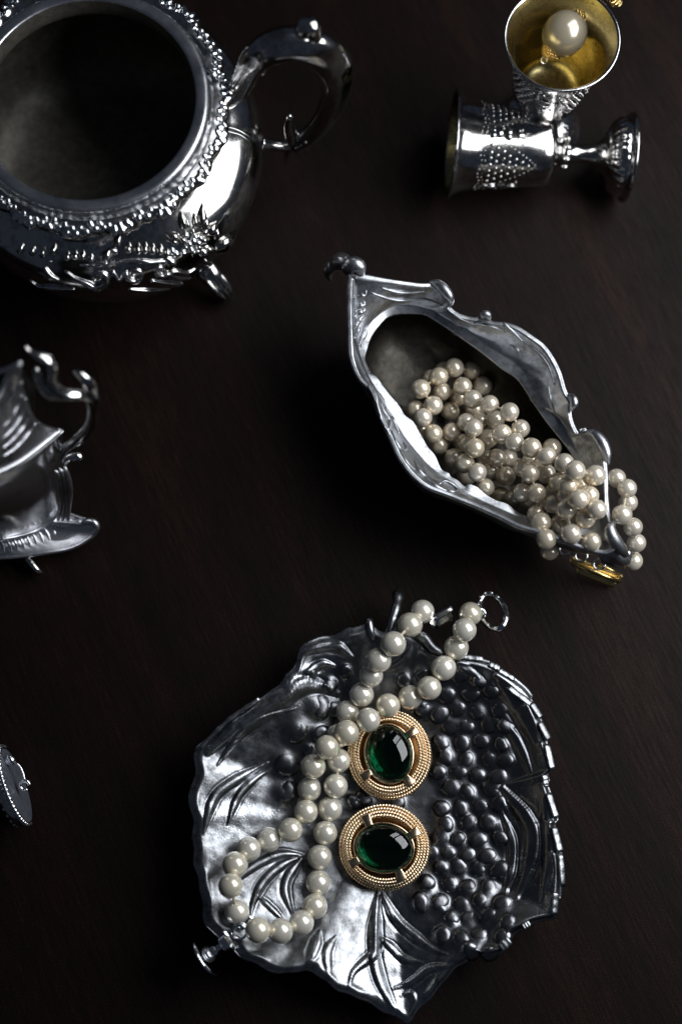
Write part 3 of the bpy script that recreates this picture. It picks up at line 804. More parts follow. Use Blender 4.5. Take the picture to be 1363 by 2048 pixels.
for x, y, k in nl:
    px, py = 620+x/z5, 490+y/z5
    z = LV[k]+max(0, (px-960)/190)*13
    if x > 1120: z = {'h': 42, 'm': 36}[k]
    if (x, y) in ((1213,1050),): z = 45
    if (x, y) == (1255,1098): z = 38
    if (x, y) == (1268,1160): z = 31
    if (x, y) == (1255,1230): z = 24
    if (x, y) in ((918,1145),): z = 34
    if (x, y) in ((930,1192),): z = 28
    if (x, y) in ((1015,1125),): z = 44
    if (x, y) in ((1095,1155),): z = 43
    it.append([px, py, z, 3.28])
def in_poly(x, y, poly):
    c = False; n = len(poly); j = n-1
    for i in range(n):
        a, b_ = poly[i], poly[j]
        if (a.y > y) != (b_.y > y) and x < (b_.x-a.x)*(y-a.y)/(b_.y-a.y)+a.x: c = not c
        j = i
    return c
rs, li_s, lo_s = RIM[::6], LI[::6], LO[::6]
def boat_floor(x, y):
    if in_poly(x, y, li_s): return 10.2
    if in_poly(x, y, lo_s): return 31
    if in_poly(x, y, rs): return 35
    return 0
pos = settle(it, boat_floor, 50)
neck = thing('pearl_necklace', 'tangled heap of warm pearls spilling from the boat shaped dish', 'pearl necklace', (BC.x, BC.y, 10))
for p in pos:
    r = 3.28*random.uniform(.94, 1.03); q = Euler((random.uniform(0, 6), random.uniform(0, 6), random.uniform(0, 6))).to_quaternion()
    link('pearl', ME_PEARL, PEARL_W, neck, p-org(neck), q, (r, r, r)) if ME_PEARL.materials and ME_PEARL.materials[0] == PEARL_W else None
    if ME_PEARL.materials[0] != PEARL_W:
        if 'ME_PEARL2' not in globals(): ME_PEARL2 = mesh(*sphere(r=1.0, nu=24, nv=16))
        link('pearl', ME_PEARL2, PEARL_W, neck, p-org(neck), q, (r, r, r))
segs = []; deg = [0]*len(pos)
pairs = sorted(((pos[i]-pos[j]).length, i, j) for i in range(len(pos)) for j in range(i+1, len(pos)))
for d, i, j in pairs:
    if d < 9.5 and deg[i] < 2 and deg[j] < 2: segs.append(tube([pos[i], pos[j]], .38, 5)); deg[i] += 1; deg[j] += 1
part('thread', join(*segs), THREAD, neck)
# gold box clasp on the table
z6 = 3.894
def c6(x, y, z): return P(960+x/z6, 850+y/z6, z)
ua = (c6(1080, 1195, 6)-c6(690, 1040, 6)).normalized(); q = frame((0.0, -0.35, 0.94), ua)
mid = (c6(1080, 1195, 6)+c6(690, 1040, 6))/2; ln = (c6(1080, 1195, 6)-c6(690, 1040, 6)).length
part('clasp_plate', place(box(ln, 2.0, 1.2, bev=.5), TR(mid+Vector((0, 0, 1.0)), q)), BRASS, neck, smooth=False)
part('clasp_plate', place(box(ln*.8, 2.6, 1.2, bev=.5), TR(mid+Vector((1.0, -2.6, -2.6)), q)), BRASS, neck, smooth=False)
part('clasp_bar', tube([mid-ua*ln*.46+Vector((0, -1.8, 2.8)), mid+ua*ln*.46+Vector((0, -1.8, 2.8))], .8, 10), BRASS, neck)
part('clasp_end', place(box(2.0, 3.4, 3.2, bev=.5), TR(mid+ua*ln*.48, q)), BRASS, neck, smooth=False)
for x, y in ((785, 1020), (925, 1085), (660, 965)):
    c = c6(x, y, 9)
    part('clasp_loop', tube([c+Vector((1.9*math.cos(a), 1.9*math.sin(a), .6*math.cos(a))) for a in [2*PI*i/20 for i in range(20)]], .36, 7, closed=True), CHROME, neck)
part('clasp_pin', tube([c6(925, 1085, 9), c6(1000, 1120, 8.5), c6(1085, 1165, 7.5)], .45, 7), BRASS, neck)

# ================================================================= GOBLETS
foot_p = [(0.1, 0.6), (13.6, 0.5), (14.9, 0.0), (15.2, .6), (14.8, 1.5), (13.9, 1.9), (13.5, 2.6)]
gad_p = smoothprof([(13.3, 2.5), (13.0, 4.2), (11.4, 6.3), (9.2, 7.8), (8.0, 8.4)], 14)
stem_p = smoothprof([(7.9, 8.3), (6.4, 9.2), (4.6, 11.0), (3.3, 13.5), (2.9, 16.5), (3.1, 19.0), (3.6, 20.3)], 18)
knop_p = smoothprof([(3.2, 20.2), (4.6, 20.8), (5.0, 22.0), (4.6, 23.2), (3.4, 23.8), (3.6, 24.6)], 14)
bowl_p = smoothprof([(3.4, 24.4), (6.5, 25.3), (10.0, 26.5), (11.5, 28.3), (12.1, 32), (12.9, 40), (13.7, 47), (14.7, 53), (16.2, 57.4), (17.6, 59.7)], 40)
rim_p = smoothprof([(17.5, 59.5), (18.05, 59.9), (18.1, 60.5), (17.6, 60.7), (17.1, 60.3)], 10)
lin_p = smoothprof([(17.2, 60.3), (15.9, 57.3), (14.3, 53), (13.3, 47), (12.5, 40), (11.6, 33), (10.6, 29.2), (7.5, 27.0), (3.5, 26.3), (0.1, 26.2)], 34)
def bowl_r(z):
    for (r0, z0), (r1, z1) in zip(bowl_p, bowl_p[1:]):
        if z0 <= z <= z1: return lerp(r0, r1, (z-z0)/(z1-z0))
    return bowl_p[-1][0]
def gob_relief():
    out = []
    def bd(th, z, r, fl=.5):
        r *= .74
        R = bowl_r(z); n = Vector((math.cos(th), math.sin(th), -.08))
        out.append(place(sphere(r=r, nu=7, nv=5), TR(Vector(((R+.12*r)*math.cos(th), (R+.12*r)*math.sin(th), z)), frame(n), (1, 1, fl))))
    for k in range(4):
        t0 = k*PI/2
        for j in range(7):
            z = 48.5-2.15*j; nn = 7-j
            for i in range(nn): bd(t0+(i-(nn-1)/2)*2.25/bowl_r(z)+random.uniform(-.015, .015), z+random.uniform(-.2, .2), .95)
        for i in range(26):                     # dotted border of the pendant
            s = i/25; u = abs(2*s-1)
            bd(t0+(2*s-1)*.80, 33.0+u**1.25*17.5, .48)
        for i in range(15): bd(t0-.8+1.6*i/14, 51.6+.5*math.cos(i*1.3), .5)
        for i in range(15): bd(t0-.8+1.6*i/14, 50.2+.5*math.cos(i*1.3+.4), .36)
        for (dt, z, ln_, rot) in ((.785, 46, 5.2, 1.2), (.70, 43, 4.0, .3), (.87, 43, 4.0, 2.8), (.785, 40, 3.6, -1.57), (.74, 48, 3.0, 2.4), (.83, 48, 3.0, .7)):
            th = t0+dt; R = bowl_r(z); n = Vector((math.cos(th), math.sin(th), 0)); tg = Vector((-math.sin(th), math.cos(th), 0))
            dr = tg*math.cos(rot)+Vector((0, 0, 1))*math.sin(rot)
            out.append(place(PETAL, TR(Vector((R*math.cos(th), R*math.sin(th), z))-dr*ln_*.3+n*.1, frame(n, dr), (ln_, ln_*1.2, ln_*.7))))
        for i in range(9):
            bd(t0+.785+random.uniform(-.22, .22), random.uniform(38, 49), .7)
    return join(*out)
relief_vf = gob_relief()
knop_beads = join(*[sphere((5.0*math.cos(a), 5.0*math.sin(a), 22), 1.25, 8, 6) for a in [2*PI*i/8 for i in range(8)]])
gparts = []
gparts.append(('foot', mesh(*join(lathe(foot_p, 72), lathe(gad_p, 144, mod=lambda r, z, th, i: (r*(1+.045*abs(math.sin(th*15))*math.sin(PI*i/13)), z)))), SILVER, None))
gparts.append(('stem', mesh(*lathe(stem_p, 48)), SILVER, None))
gparts.append(('knop', mesh(*join(lathe(knop_p, 40), knop_beads)), SILVER, None))
gparts.append(('bowl', mesh(*lathe(bowl_p, 96)), SILVER, None))
gparts.append(('rim', mesh(*lathe(rim_p, 96)), SILVER, None))
gparts.append(('gilt_lining', mesh(*lathe(lin_p, 96)), GILT, None))
gparts.append(('grape_relief', mesh(*relief_vf), SILVER, 'stuff'))
def goblet(M, label):
    o = thing('goblet', label, 'goblet', (0, 0, 0), 'pair of small silver goblets')
    o.rotation_mode = 'QUATERNION'; l, q, s = M.decompose()
    o.location = l*MM; o.rotation_quaternion = q; o.scale = (1.05, 1.05, 1.05)
    for nm, me, m, kind in gparts:
        c = link(nm, me, m, o)
        if kind: c['kind'] = kind
    return o
gb = P(1071, 259, 0)
goblet(TR(gb, frame((0, 0, 1), (math.cos(.5), math.sin(.5), 0))), 'upright silver goblet with gilt inside holding a large pearl')
# the lying one: axis from foot to rim
pr, pf = P(905, 288, 18.8), P(1262, 316, 15.9)
axd = (pr-pf).normalized()
foot0 = pr-axd*63
goblet(TR(foot0, frame(axd, (0, .62, .78))), 'silver goblet lying on its side with grape relief, below the upright one')

# pendant pearl inside the upright goblet
pc = P(1128, 67, 51)
pend = thing('pearl_pendant', 'large oval pearl with gold filigree caps inside the upright goblet', 'pendant', (pc.x, pc.y, pc.z-7))
pax = (P(1166, 20, 55)-P(1094, 116, 48)).normalized()
ME_PEARL3 = mesh(*sphere(r=1.0, nu=40, nv=26))
link('pearl', ME_PEARL3, PEARL_G, pend, pc-org(pend), frame(pax, (1, 0, 0)), (7.5, 7.5, 7.95))
def filigree(c, ax, r, n=46):
    out = [place(lathe([(r*.98, 0), (r*.85, .9), (r*.5, 1.7), (.05, 2.0)], 16), TR(c-ax*.5, frame(ax)))]
    for i in range(n):
        t = i/n; a = i*2.399; rr = r*math.sqrt(1-t*.92)
        p = Vector((rr*math.cos(a), rr*math.sin(a), -.3+2.2*t))
        tor = [p+Vector((.75*math.cos(b_), .75*math.sin(b_), .4*math.sin(b_+a))) for b_ in [2*PI*k/8 for k in range(8)]]
        out.append(place(tube(tor, .22, 5, closed=True), TR(c, frame(ax))))
    return join(*out)
part('filigree_cap', filigree(pc-pax*7.6, -pax, 2.9), BRASS, pend)['kind'] = 'stuff'
part('filigree_cap', filigree(pc+pax*7.6, pax, 3.2, 60), BRASS, pend)['kind'] = 'stuff'
tip = pc-pax*10.8
part('end_loop', tube([tip+Vector((1.0*math.cos(a), .8*math.sin(a), .6*math.sin(a))) for a in [2*PI*i/16 for i in range(16)]], .3, 6, closed=True), CHROME, pend)
lk = spline([pc+pax*9, P(1185, 10, 60), P(1200, -8, 63), P(1215, -6, 62), P(1228, 2, 55), P(1236, 6, 44)], 14)
for i, p in enumerate(lk):
    t = lk[min(i+1, 13)]-lk[max(i-1, 0)]; qq = frame(Vector((0, 0, 1)) if i % 2 else Vector((1, 0, .2)), t)
    part('chain_link', tube([TR(p, qq) @ Vector((1.35*math.cos(a), .85*math.sin(a), 0)) for a in [2*PI*k/14 for k in range(14)]], .33, 6, closed=True), BRASS, pend)
part('filigree_bead', filigree(P(1226, -2, 52), Vector((.3, -.2, .9)), 2.0, 40), BRASS, pend)['kind'] = 'stuff'

# ================================================================= SUGAR BOWL
sc_ = P(176, 200, 75); SB = Vector((sc_.x, sc_.y, 0))
sugar = thing('sugar_bowl', 'large open silver bowl with beaded rim, floral relief, shell feet and loop handle', 'sugar bowl', SB)
MS = Matrix.Translation(SB)
sb_out = smoothprof([(2, 9), (20, 9.2), (34, 11), (41, 15.5), (47, 23), (51.2, 32), (53.2, 41), (53.3, 47.5), (51.8, 53.2), (49.0, 57.2), (45.5, 59.9), (41.8, 62.4), (39.6, 65.3), (39.2, 69.5)], 60)
sb_in = smoothprof([(33.8, 75.5), (33.6, 72), (35.0, 66), (42.0, 58.5), (48.3, 48), (50.2, 38), (48, 26), (42, 18), (30, 14), (0.1, 13.2)], 50)
sb_lip = smoothprof([(33.8, 75.4), (34.1, 76.0), (36.9, 76.1), (37.8, 75.4), (38.3, 73.6), (39.2, 72.4)], 16)
sb_bor = smoothprof([(39.0, 72.4), (40.4, 72.9), (42.2, 74.0), (44.2, 72.4), (44.0, 70.2), (41.5, 69.3), (39.0, 69.4)], 22)
body_vf = lathe(sb_out, 160, MS)
part('body', body_vf, SILVER, sugar)
sb_inner_vf = lathe(sb_in, 120, MS)
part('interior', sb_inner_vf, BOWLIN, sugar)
part('rim_collar', lathe(sb_lip, 160, MS), SATIN, sugar)
bord_vf = lathe(sb_bor, 320, MS, mod=lambda r, z, th, i: (r*(1+(.016*math.sin(th*18)+.008*math.sin(th*57+2*math.sin(th*5)))*math.sin(PI*i/21)), z+(.4*math.sin(th*18+1)+.3*math.sin(th*47+.7))*math.sin(PI*i/21)))
part('rim_border', bord_vf, SILVER, sugar)
for i in range(190):
    th = 2*PI*(i+random.uniform(-.4, .4))/190; wv = math.sin(th*18)
    rr0 = (41.9, 43.4)[i % 2]+.8*wv+random.uniform(-.3, .3); zz = 74.0-.30*max(0, rr0-42)**1.3+random.uniform(-.15, .2)
    q = frame((math.cos(th)*.45, math.sin(th)*.45, .85), (math.cos(th+random.uniform(-1, 1)), math.sin(th+random.uniform(-1, 1)), -.3))
    k = 1.25 if wv > .5 else 1.0
    link('rim_bead', ME_BEAD, SILVER, sugar, (rr0*math.cos(th), rr0*math.sin(th), zz), q, (random.uniform(1.0, 1.7)*k, random.uniform(.7, 1.1)*k, random.uniform(.5, .8)))
sb_b = bvh(body_vf)
ME_PETAL = mesh(*PETAL)
def petal(px0, py0, px1, py1, wd=1.0, ht=1.0, lift=0.15, b_=None, parent=None, m=None, name='petal'):
    b_ = b_ or sb_b; parent = parent or sugar
    a, n0 = hit(b_, px0, py0); c, n1 = hit(b_, px1, py1)
    if a is None or c is None: return
    nn = (n0+n1).normalized(); d = c-a; L_ = d.length
    return link(name, ME_PETAL, m or SILVER, parent, a+nn*lift-org(parent), frame(nn, d), (L_, L_*wd*1.2, L_*ht*1.5))
for a in [(368,462,360,420,.55,.7),(378,458,372,436,.5,.6),(391,458,387,424,.5,.7),(401,458,404,404,.55,.6),(410,462,411,428,.6,.7),(414,470,434,442,1.0,.8),(428,500,474,460,.8,.6),(430,480,433,452,.7,.8),
          (360,478,328,466,.9,.9),(358,486,330,478,.7,.8),(352,530,326,512,.9,.8),(368,478,372,460,.9,.9),(388,478,402,464,.9,.9),(376,492,362,498,.8,.8),(392,490,404,500,.8,.8),(384,470,386,452,.8,.9),
          (398,482,420,476,.8,.8),(374,484,354,474,.8,.8),(386,496,384,514,.8,.9),(400,496,412,514,.8,.9),(372,500,360,514,.8,.9),(402,470,418,456,.8,.8),(410,496,428,498,.7,.8)]:
    petal(*a)
for px, py, r in [(386,482,1.5),(396,486,1.2),(378,488,1.2),(390,474,1.1),(372,470,1.0),(400,476,1.1),(382,500,1.2),(394,502,1.1),(366,506,1.0),(408,508,1.2),(352,508,1.1),(344,502,1.1)]:
    l, n = hit(sb_b, px, py)
    if l: link('bead', ME_BEAD, SILVER, sugar, l+n*.3-org(sugar), frame(n), (r, r, r*.8))
for a in [(228,496,242,468,.6,.6),(254,508,260,484,.75,.9),(273,510,278,484,.7,.9),(288,509,292,483,.7,.9),(303,510,306,485,.7,.9),(318,511,322,487,.7,.9),(332,514,336,496,.7,.8),(206,522,222,494,.7,.7),
          (104,512,112,486,.6,.7),(134,522,138,502,.7,.8),(150,521,153,500,.7,.8),(164,520,168,500,.7,.8),(182,524,184,506,.7,.8),(84,516,90,494,.6,.7),(64,512,70,490,.6,.7),(40,508,48,486,.6,.7)]:
    petal(*a[:4], a[4]*1.35, a[5]*1.3, name='gadroon')
def spiral(cx, cy, r, turns, a0, sgn=1, tail=None):
    l = []
    for i in range(int(14*turns)+1):
        t = i/(14*turns); a = a0+sgn*2*PI*turns*t; rr = r*(1-.82*t)
        l.append((cx+rr*math.cos(a), cy+rr*.8*math.sin(a)))
    return (tail or [])+l
for pxs, rad in [(spiral(196,556,24,1.4,2.6,-1,[(130,540),(150,556)]),1.3),(spiral(270,548,20,1.4,3.4,-1,[(225,540),(240,560)]),1.1),(spiral(322,540,15,1.3,.5,1,[(380,556),(352,556)]),1.0),(spiral(226,506,11,1.2,2,1),.9),
                 ([(240,522),(270,520),(300,524),(330,522),(350,530)],1.0),([(300,560),(340,566),(390,562),(410,548)],1.1),([(120,560),(100,548),(90,530),(104,522)],1.0),([(60,560),(80,572),(110,574),(150,578)],1.0),([(410,520),(425,530),(440,520),(455,500)],1.1),
                 ([(160,530),(190,532),(215,526)],.8),([(330,548),(350,542),(372,546),(392,536)],.9),([(256,578),(300,580),(340,578)],.8)]:
    v = relief_line(sb_b, pxs, rad, n=max(16, len(pxs)), flat=.8)
    if v: part('scroll', v, PSILVER, sugar)
# engraved lines round the shoulder
for px in ([(440,252),(470,258),(496,272),(510,286)], [(452,262),(480,270),(500,284)]):
    v = relief_line(sb_b, px, .22, n=18, flat=.6, sink=.1)
    if v: part('engraved_line', v, SILVER, sugar)
# feet
fa = math.atan2((P(447, 588, 3)-SB).y, (P(447, 588, 3)-SB).x); fr = (P(447, 588, 3)-SB).xy.length
for k in range(3):
    a = fa+k*2*PI/3; u = Vector((math.cos(a), math.sin(a), 0))
    pts = spline([SB+u*(fr-9)+Vector((0, 0, 12)), SB+u*(fr-5.5)+Vector((0, 0, 11)), SB+u*(fr-2)+Vector((0, 0, 8)), SB+u*fr+Vector((0, 0, 4.5)), SB+u*(fr+2.5)+Vector((0, 0, 2.6))], 16)
    ft = part('foot', tube(pts, [4.2, 4.4, 4.4, 4.2, 4.0, 3.7, 3.5, 3.4, 3.5, 3.6, 3.7, 3.6, 3.3, 2.8, 2.2, 1.2], 14, flat=.75), SILVER, sugar)
    s = u.cross(Vector((0, 0, 1)))
    for sg in (-1, 0, 1):
        part('shell_rib', tube(spline([SB+u*(fr-5)+Vector((0, 0, 12.6))+s*sg*2.6, SB+u*(fr+.5)+Vector((0, 0, 8.2))+s*sg*2.2, SB+u*(fr+3)+Vector((0, 0, 5.0))+s*sg*1.2], 10), [.5, .8, .9, 1, 1, 1, .9, .8, .7, .4], 8), SILVER, ft)
# handle
ha = math.radians(8); hu = Vector((math.cos(ha), math.sin(ha), 0)); hn = Vector((-hu.y, hu.x, 0))
def hx(px, py, off=0.0):                      # where a sight line meets the handle's upright plane
    d = ray(px, py); return CAM+d*((SB+hn*off-CAM).dot(hn)/d.dot(hn))
hpts = spline([hx(452, 196), hx(476, 178), hx(494, 150), hx(516, 112), hx(556, 90), hx(606, 88), hx(648, 108), hx(670, 150), hx(668, 195), hx(648, 240), hx(618, 272), hx(588, 288)], 60)
hr = [4.2+2.4*math.exp(-((i-28)/9)**2)+1.0*math.exp(-((i-16)/5)**2)-.5*sstep(44, 60, i) for i in range(60)]
hd = part('handle', tube(hpts, hr, 24, flat=.9, up=tuple(hu.cross(Vector((0, 0, 1)))), lobes=lambda ph, i: 1+.07*math.cos(4*ph+.5)), SILVER, sugar)
part('thumb_scroll', tube(spline([hx(590, 84), hx(604, 64), hx(618, 50), hx(626, 66), hx(628, 90)], 16), [.8, 1.4, 1.9, 2.3, 2.6, 2.8, 2.9, 2.9, 2.9, 2.9, 2.9, 2.8, 2.6, 2.3, 1.8, 1], 12), SILVER, hd)
part('handle_leaf', tube(spline([hx(596, 292), hx(584, 272), hx(578, 250), hx(579, 230)], 14), [1.4, 2.2, 2.6, 2.8, 2.8, 2.7, 2.6, 2.5, 2.4, 2.3, 2.2, 2.0, 1.6, .7], 12, flat=.7), SILVER, hd)
part('handle_leaf', tube(spline([hx(592, 286), hx(582, 300), hx(576, 314), hx(574, 330)], 14), [1.8, 2.2, 2.4, 2.4, 2.3, 2.1, 1.9, 1.8, 1.7, 1.5, 1.3, 1.1, .8, .4], 12, flat=.8), SILVER, hd)
part('handle_leaf', tube(spline([hx(588, 290), hx(566, 292), hx(542, 290), hx(516, 286)], 12), [2.4, 2.4, 2.2, 2.1, 2, 2, 2, 2.1, 2.3, 2.5, 2.8, 3.0], 12), SILVER, hd)
part('handle_leaf', tube(spline([hx(606, 290), hx(612, 298), hx(610, 306)], 8), [1.5, 1.5, 1.4, 1.3, 1.1, .9, .7, .4], 10), SILVER, hd)
part('handle_leaf', tube(spline([hx(520, 108), hx(506, 104), hx(498, 120), hx(504, 140), hx(518, 146), hx(526, 136)], 16), [2.6, 2.6, 2.5, 2.4, 2.3, 2.2, 2.1, 2.0, 1.9, 1.8, 1.7, 1.7, 1.8, 1.9, 1.7, .8], 12), SILVER, hd)

# ================================================================= CREAM PITCHER
f0 = P(-40, 1000, 10); CB = Vector((f0.x, f0.y, 0))
pit = thing('cream_pitcher', 'silver cream pitcher with scrolled handle and flared skirt foot at the left edge', 'pitcher', CB)
# rows from lip to skirt hem, traced on the near side, closed round the back to a pointed oval
prow = [
 [(41,727,104),(27,737,102),(12,762,98),(0,790,96),(-25,822,95),(-70,845,95),(-140,845,96),(-215,800,100)],
 [(47,772,96),(38,800,92.5),(20,838,90),(-2,866,88),(-35,888,87),(-80,900,87),(-145,890,88),(-215,835,91)],
 [(74,838,85),(60,852,83.5),(36,880,82),(6,908,81),(-32,925,80.5),(-80,932,80.5),(-150,920,81),(-222,865,84)],
 [(122,860,77.5),(94,883,76),(47,919,75),(0,944,74.5),(-40,957,74.5),(-90,962,74.5),(-165,945,75),(-240,880,77)],
 [(126,878,73.6),(102,904,72.6),(54,944,71.9),(4,973,71.5),(-40,986,71.5),(-90,990,71.5),(-165,970,72),(-240,900,73)],
 [(130,902,68),(110,936,66.8),(62,978,66.2),(6,1004,66),(-40,1015,66),(-90,1018,66),(-165,996,66),(-238,920,67)],
 [(131,936,58),(113,972,57),(69,1010,57),(7,1033,57),(-40,1043,57),(-90,1045,57),(-160,1021,57),(-230,945,58)],
 [(127,985,40),(106,1020,38),(64,1046,37),(4,1059,37),(-40,1066,37),(-90,1066,37),(-150,1040,37),(-205,972,38)],
 [(124,1016,24),(104,1040,20),(60,1062,17.5),(2,1076,17),(-40,1080,17),(-90,1078,17),(-145,1052,17),(-185,990,18)],
 [(150,1036,18),(128,1060,14.5),(72,1084,12.8),(2,1097,12.2),(-40,1100,12),(-90,1098,12),(-160,1066,12),(-205,1000,12)],
 [(192,1047,14.5),(191,1066,11.5),(150,1094,10),(100,1105,9.5),(0,1116,9.2),(-90,1114,9.2),(-185,1080,9.2),(-240,1005,10)],
]
NPF = 90
lean = [.6, .9, 1.2, 1.35, 1.4, 1.45, 1.45, 1.3, 1.0, .7, .3]         # the vessel leans to the left
def prow_loop(r):
    f = spline([P(x_, y_, z_-lean[prow.index(r)]*.62*(x_+10)/6.5) for x_, y_, z_ in r], NPF)
    A, B = f[0], f[-1]; ch = (B-A); chn = Vector((ch.x, ch.y, 0)).normalized(); nn = Vector((-chn.y, chn.x, 0))
    back = []
    for k in range(NPF-2, 0, -1):
        p = f[k]; d = (p-A).dot(nn); t = (p-A).xy.dot(chn.xy)/max(1e-6, ch.xy.length)
        fac = 0.25+0.75*sstep(.05, .6, t)
        q_ = p-nn*d*(1+fac); q_.z = lerp(p.z, lerp(A.z, B.z, t), .5); back.append(q_)
    return f+back
base_rows = [prow_loop(r) for r in prow]
NPL = len(base_rows[0])
def col_rows(r0, r1, n, ripple=None):
    loops = []
    for a in range(n):
        r = lerp(r0, r1, a/(n-1)); i0 = min(int(r), len(prow)-2); f_ = r-i0
        lp = []
        for k in range(NPL):
            g_ = lambda q_: base_rows[max(0, min(len(prow)-1, q_))][k]
            p0, p1, p2, p3 = g_(i0-1), g_(i0), g_(i0+1), g_(i0+2)
            lp.append(0.5*((2*p1)+(p2-p0)*f_+(2*p0-5*p1+4*p2-p3)*f_**2+(3*p1-p0-3*p2+p3)*f_**3))
        loops.append(lp)
    if ripple:
        cen = sum(loops[0], Vector())/NPL
        for a, lp in enumerate(loops):
            for k in range(NPL):
                d_ = lp[k]-cen; d_.z = 0; lp[k] = lp[k]+d_.normalized()*ripple(k, a/(n-1))
    return loops
def ploft(loops):
    V = [v for l in loops for v in l]; Fc = []
    for i in range(len(loops)-1):
        for k in range(NPL): Fc.append((i*NPL+k, (i+1)*NPL+k, (i+1)*NPL+(k+1) % NPL, i*NPL+(k+1) % NPL))
    return V, Fc
co_vf = ploft(col_rows(0, 3, 30, lambda k, t: .06*math.sin(k*.75+t*9)*sstep(.12, .35, t)*(1-sstep(.75, .95, t))))
part('collar', co_vf, SATIN, pit)
pb_vf = ploft(col_rows(3, 8, 50)); part('body', pb_vf, PSILVER, pit)
ps_vf = ploft(col_rows(8, 10, 26, lambda k, t: .16*math.sin(k*1.9)*sstep(.05, .3, t)*(1-sstep(.6, .9, t))))
part('skirt_foot', ps_vf, SATIN, pit)
hem = base_rows[10]; hc = sum(hem, Vector())/NPL
part('foot_base', ploft([hem, [p.lerp(hc, .03)+Vector((0, 0, -1)) for p in hem], [p.lerp(hc, .35)+Vector((0, 0, -1)) for p in hem], [p.lerp(hc, .98)+Vector((0, 0, 1)) for p in hem]]), SATIN, pit)
lipl = base_rows[0]; lc = sum(lipl, Vector())/NPL
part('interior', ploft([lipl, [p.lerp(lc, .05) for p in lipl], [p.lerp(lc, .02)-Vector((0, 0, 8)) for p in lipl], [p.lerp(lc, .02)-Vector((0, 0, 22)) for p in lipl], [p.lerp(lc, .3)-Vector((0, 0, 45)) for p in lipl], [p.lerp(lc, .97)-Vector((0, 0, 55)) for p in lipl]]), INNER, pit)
part('lip_bead', tube(lipl, .8, 8, closed=True), SATIN, pit)
part('seam_ring', tube(base_rows[3], .75, 8, closed=True), SATIN, pit)
part('seam_ring', tube([p+Vector((0, 0, -1.6))+(p-sum(base_rows[3], Vector())/NPL).normalized()*.5 for p in base_rows[3]], .35, 8, closed=True), SATIN, pit)
part('skirt_edge', tube(hem, .7, 8, closed=True), SATIN, pit)
pit_b = bvh(join(co_vf, pb_vf, ps_vf))
for pxs in ([(62,775),(50,800),(56,828),(80,845)], [(44,790),(34,815),(20,840),(2,858)], [(54,812),(40,838),(22,862),(2,880)], [(62,830),(46,856),(26,880),(4,898)], [(72,846),(54,872),(32,896),(6,914)], [(48,760),(36,775),(20,800),(4,825)]):
    v = relief_line(pit_b, pxs, .6, n=16, flat=.6, taper=(.5, 1, .5))
    if v: part('flute', v, SATIN, pit)
for k in range(13):
    t = k/12; x0 = lerp(10, 165, t); y0 = lerp(1100, 1056, t**1.4)
    v = relief_line(pit_b, [(x0, y0+2), (x0-4, y0-10), (x0-12, y0-24)], .55, n=10, flat=.7)
    if v: part('gadroon', v, SATIN, pit)
v = relief_line(pit_b, [(0,1078),(40,1070),(80,1056),(108,1038),(122,1022)], .9, n=20, flat=.8)
if v: part('waist_ring', v, SATIN, pit)
hpt = spline([P(50,690,108), P(58,702,107), P(78,712,106), P(98,724,104), P(105,742,101), P(104,760,98), P(116,780,95), P(138,790,92), P(158,790,90), P(176,798,86), P(186,818,80), P(184,845,72), P(168,868,64), P(146,886,57), P(128,900,52), P(120,915,48)], 70)
hrr = [.5+1.1*sstep(0, 8, i)+.35*sstep(30, 44, i)-.5*sstep(50, 69, i)+.4*math.exp(-((i-14)/5)**2) for i in range(70)]
hd = part('handle', tube(hpt, hrr, 14, lobes=lambda ph, i: 1+.13*math.cos(3*ph)), SILVER, pit)
part('handle_leaf', tube(spline([P(146,742,97), P(164,752,96), P(182,772,92), P(192,800,86), P(193,828,79)], 16), [.4, .9, 1.3, 1.6, 1.8, 1.8, 1.8, 1.7, 1.6, 1.5, 1.4, 1.2, 1.0, .8, .6, .3], 12, flat=.7), SILVER, hd)
part('handle_leaf', tube(spline([P(72,734,104), P(80,762,99), P(98,786,95), P(124,796,92), P(146,800,90)], 16), [.5, .9, 1.3, 1.5, 1.6, 1.6, 1.6, 1.6, 1.6, 1.5, 1.4, 1.2, 1, .8, .6, .4], 10), SILVER, hd)
part('handle_curl', tube(spline([P(132,938,50), P(134,922,53), P(146,914,54), P(158,914,54), P(162,920,53)], 14), [1.2, 1.4, 1.5, 1.5, 1.5, 1.5, 1.5, 1.5, 1.6, 1.6, 1.7, 1.7, 1.5, .8], 10), SILVER, hd)
for k in range(3):
    pts = spline([P(112+k*9, 942-k*4, 56), P(120+k*8, 958, 50), P(124+k*7, 988, 40), P(122+k*7, 1018, 29), P(116+k*10, 1040, 20)], 18)
    part('fluted_leaf', tube(pts, [.4, .8, 1.0, 1.1, 1.2, 1.2, 1.3, 1.3, 1.3, 1.3, 1.2, 1.2, 1.1, 1.1, 1.0, .9, .7, .4], 10), SATIN, pit)
part('skirt_curl', tube(spline([P(160,1048,13), P(178,1042,14), P(190,1046,14), P(194,1058,12.5), P(184,1070,11)], 14), [.4, .7, .9, 1.1, 1.2, 1.2, 1.2, 1.2, 1.1, 1.0, .9, .8, .6, .4], 10), SATIN, pit)
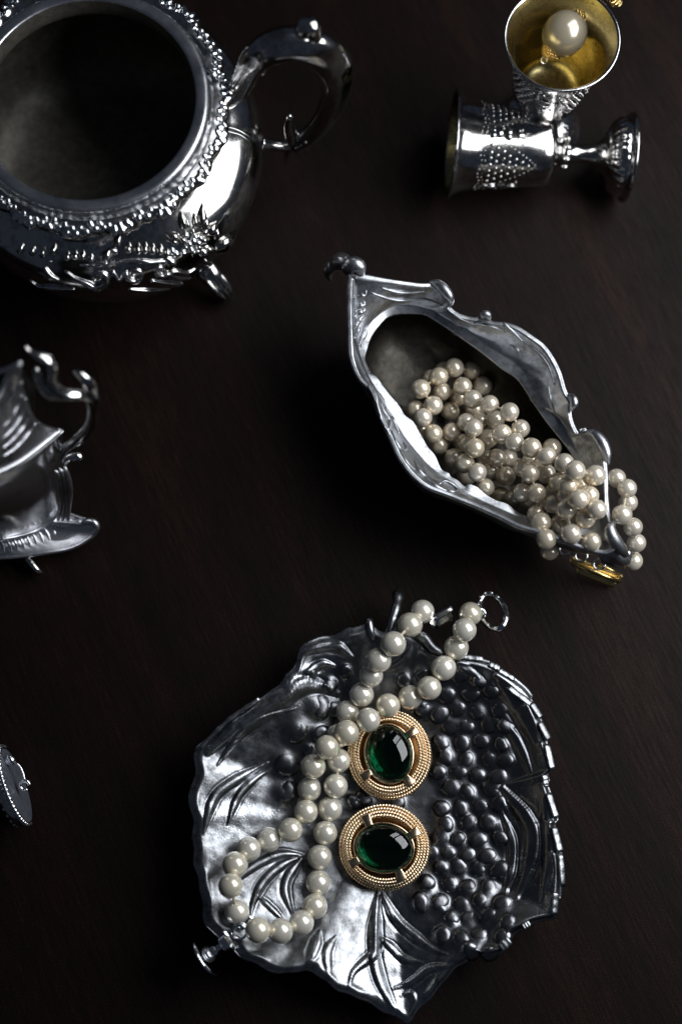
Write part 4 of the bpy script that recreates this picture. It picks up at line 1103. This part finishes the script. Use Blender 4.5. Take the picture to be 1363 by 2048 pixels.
for k in range(4):
    a = math.radians(-48+90*k); u = Vector((math.cos(a), math.sin(a), 0)); c0 = Vector((hc.x, hc.y, 0))+u*19
    pts = []
    for i in range(26):
        t = i/25; ang = PI*.9-t*2.6*PI; rr = 4.2*(1-.72*t); pts.append(c0+u*(rr*math.cos(ang)+2)+Vector((0, 0, 3.9+rr*.7*math.sin(ang))))
    part('scroll_foot', tube(pts, [1.2-.6*i/25 for i in range(26)], 10), SILVER, pit)

# ================================================================= BROOCH
bc = P(31, 1571, 13.6); bn = Vector((.93, .36, .05)).normalized()
bq = frame(bn, (-.36, .93, 0)); MB_ = TR(bc, bq)
def bpl(px, py, off):
    d = ray(px, py); return CAM+d*((bc+bn*off-CAM).dot(bn)/d.dot(bn))
brooch = thing('brooch', 'dark backed round brooch with beaded silver edge and pin at the left edge', 'brooch', (bc.x, bc.y, 0))
part('back_plate', place(lathe([(13.0, -1.5), (13.2, -.4), (13.0, .1), (12.0, .25), (.05, .3)], 72), MB_), SLATE, brooch)
part('front_setting', place(lathe([(12.8, -.2), (13.6, -.8), (13.4, -2.6), (11.5, -4.0), (.05, -5.4)], 72), MB_), SILVER, brooch)
for i in range(56):
    a = 2*PI*i/56
    if not (-.15 < adiff(a, PI/2)+PI/2 < PI+.15): continue
    link('bead', ME_BEAD, CHROME, brooch, MB_ @ Vector((13.3*math.cos(a), 13.3*math.sin(a), .1))-org(brooch), None, (.95, .95, .95))
    if i % 2: link('bead', ME_BEAD, CHROME, brooch, MB_ @ Vector((12.7*math.cos(a), 12.7*math.sin(a), -3.0))-org(brooch), None, (.6, .6, .6))
w0 = bc+bn*2.2+Vector((-.36, .93, 0))*8+Vector((0, 0, 3)); w1 = bc+bn*3.6+Vector((.36, -.93, 0))*.5+Vector((0, 0, 2))
part('pin_wire', tube(spline([w0, w0.lerp(w1, .35)+bn*1.2, w0.lerp(w1, .7)+bn*.9, w1], 12), .38, 7), CHROME, brooch)
part('hinge', place(sphere(r=1.8, nu=14, nv=10, sc=(1, 1, .8)), TR(w0-bn*.6)), CHROME, brooch)
part('catch', tube([w1+Vector((1.5*math.cos(a), 1.5*math.sin(a)-.8, .4*math.sin(a))) for a in [2*PI*i/20 for i in range(18)]], .6, 8), CHROME, brooch)
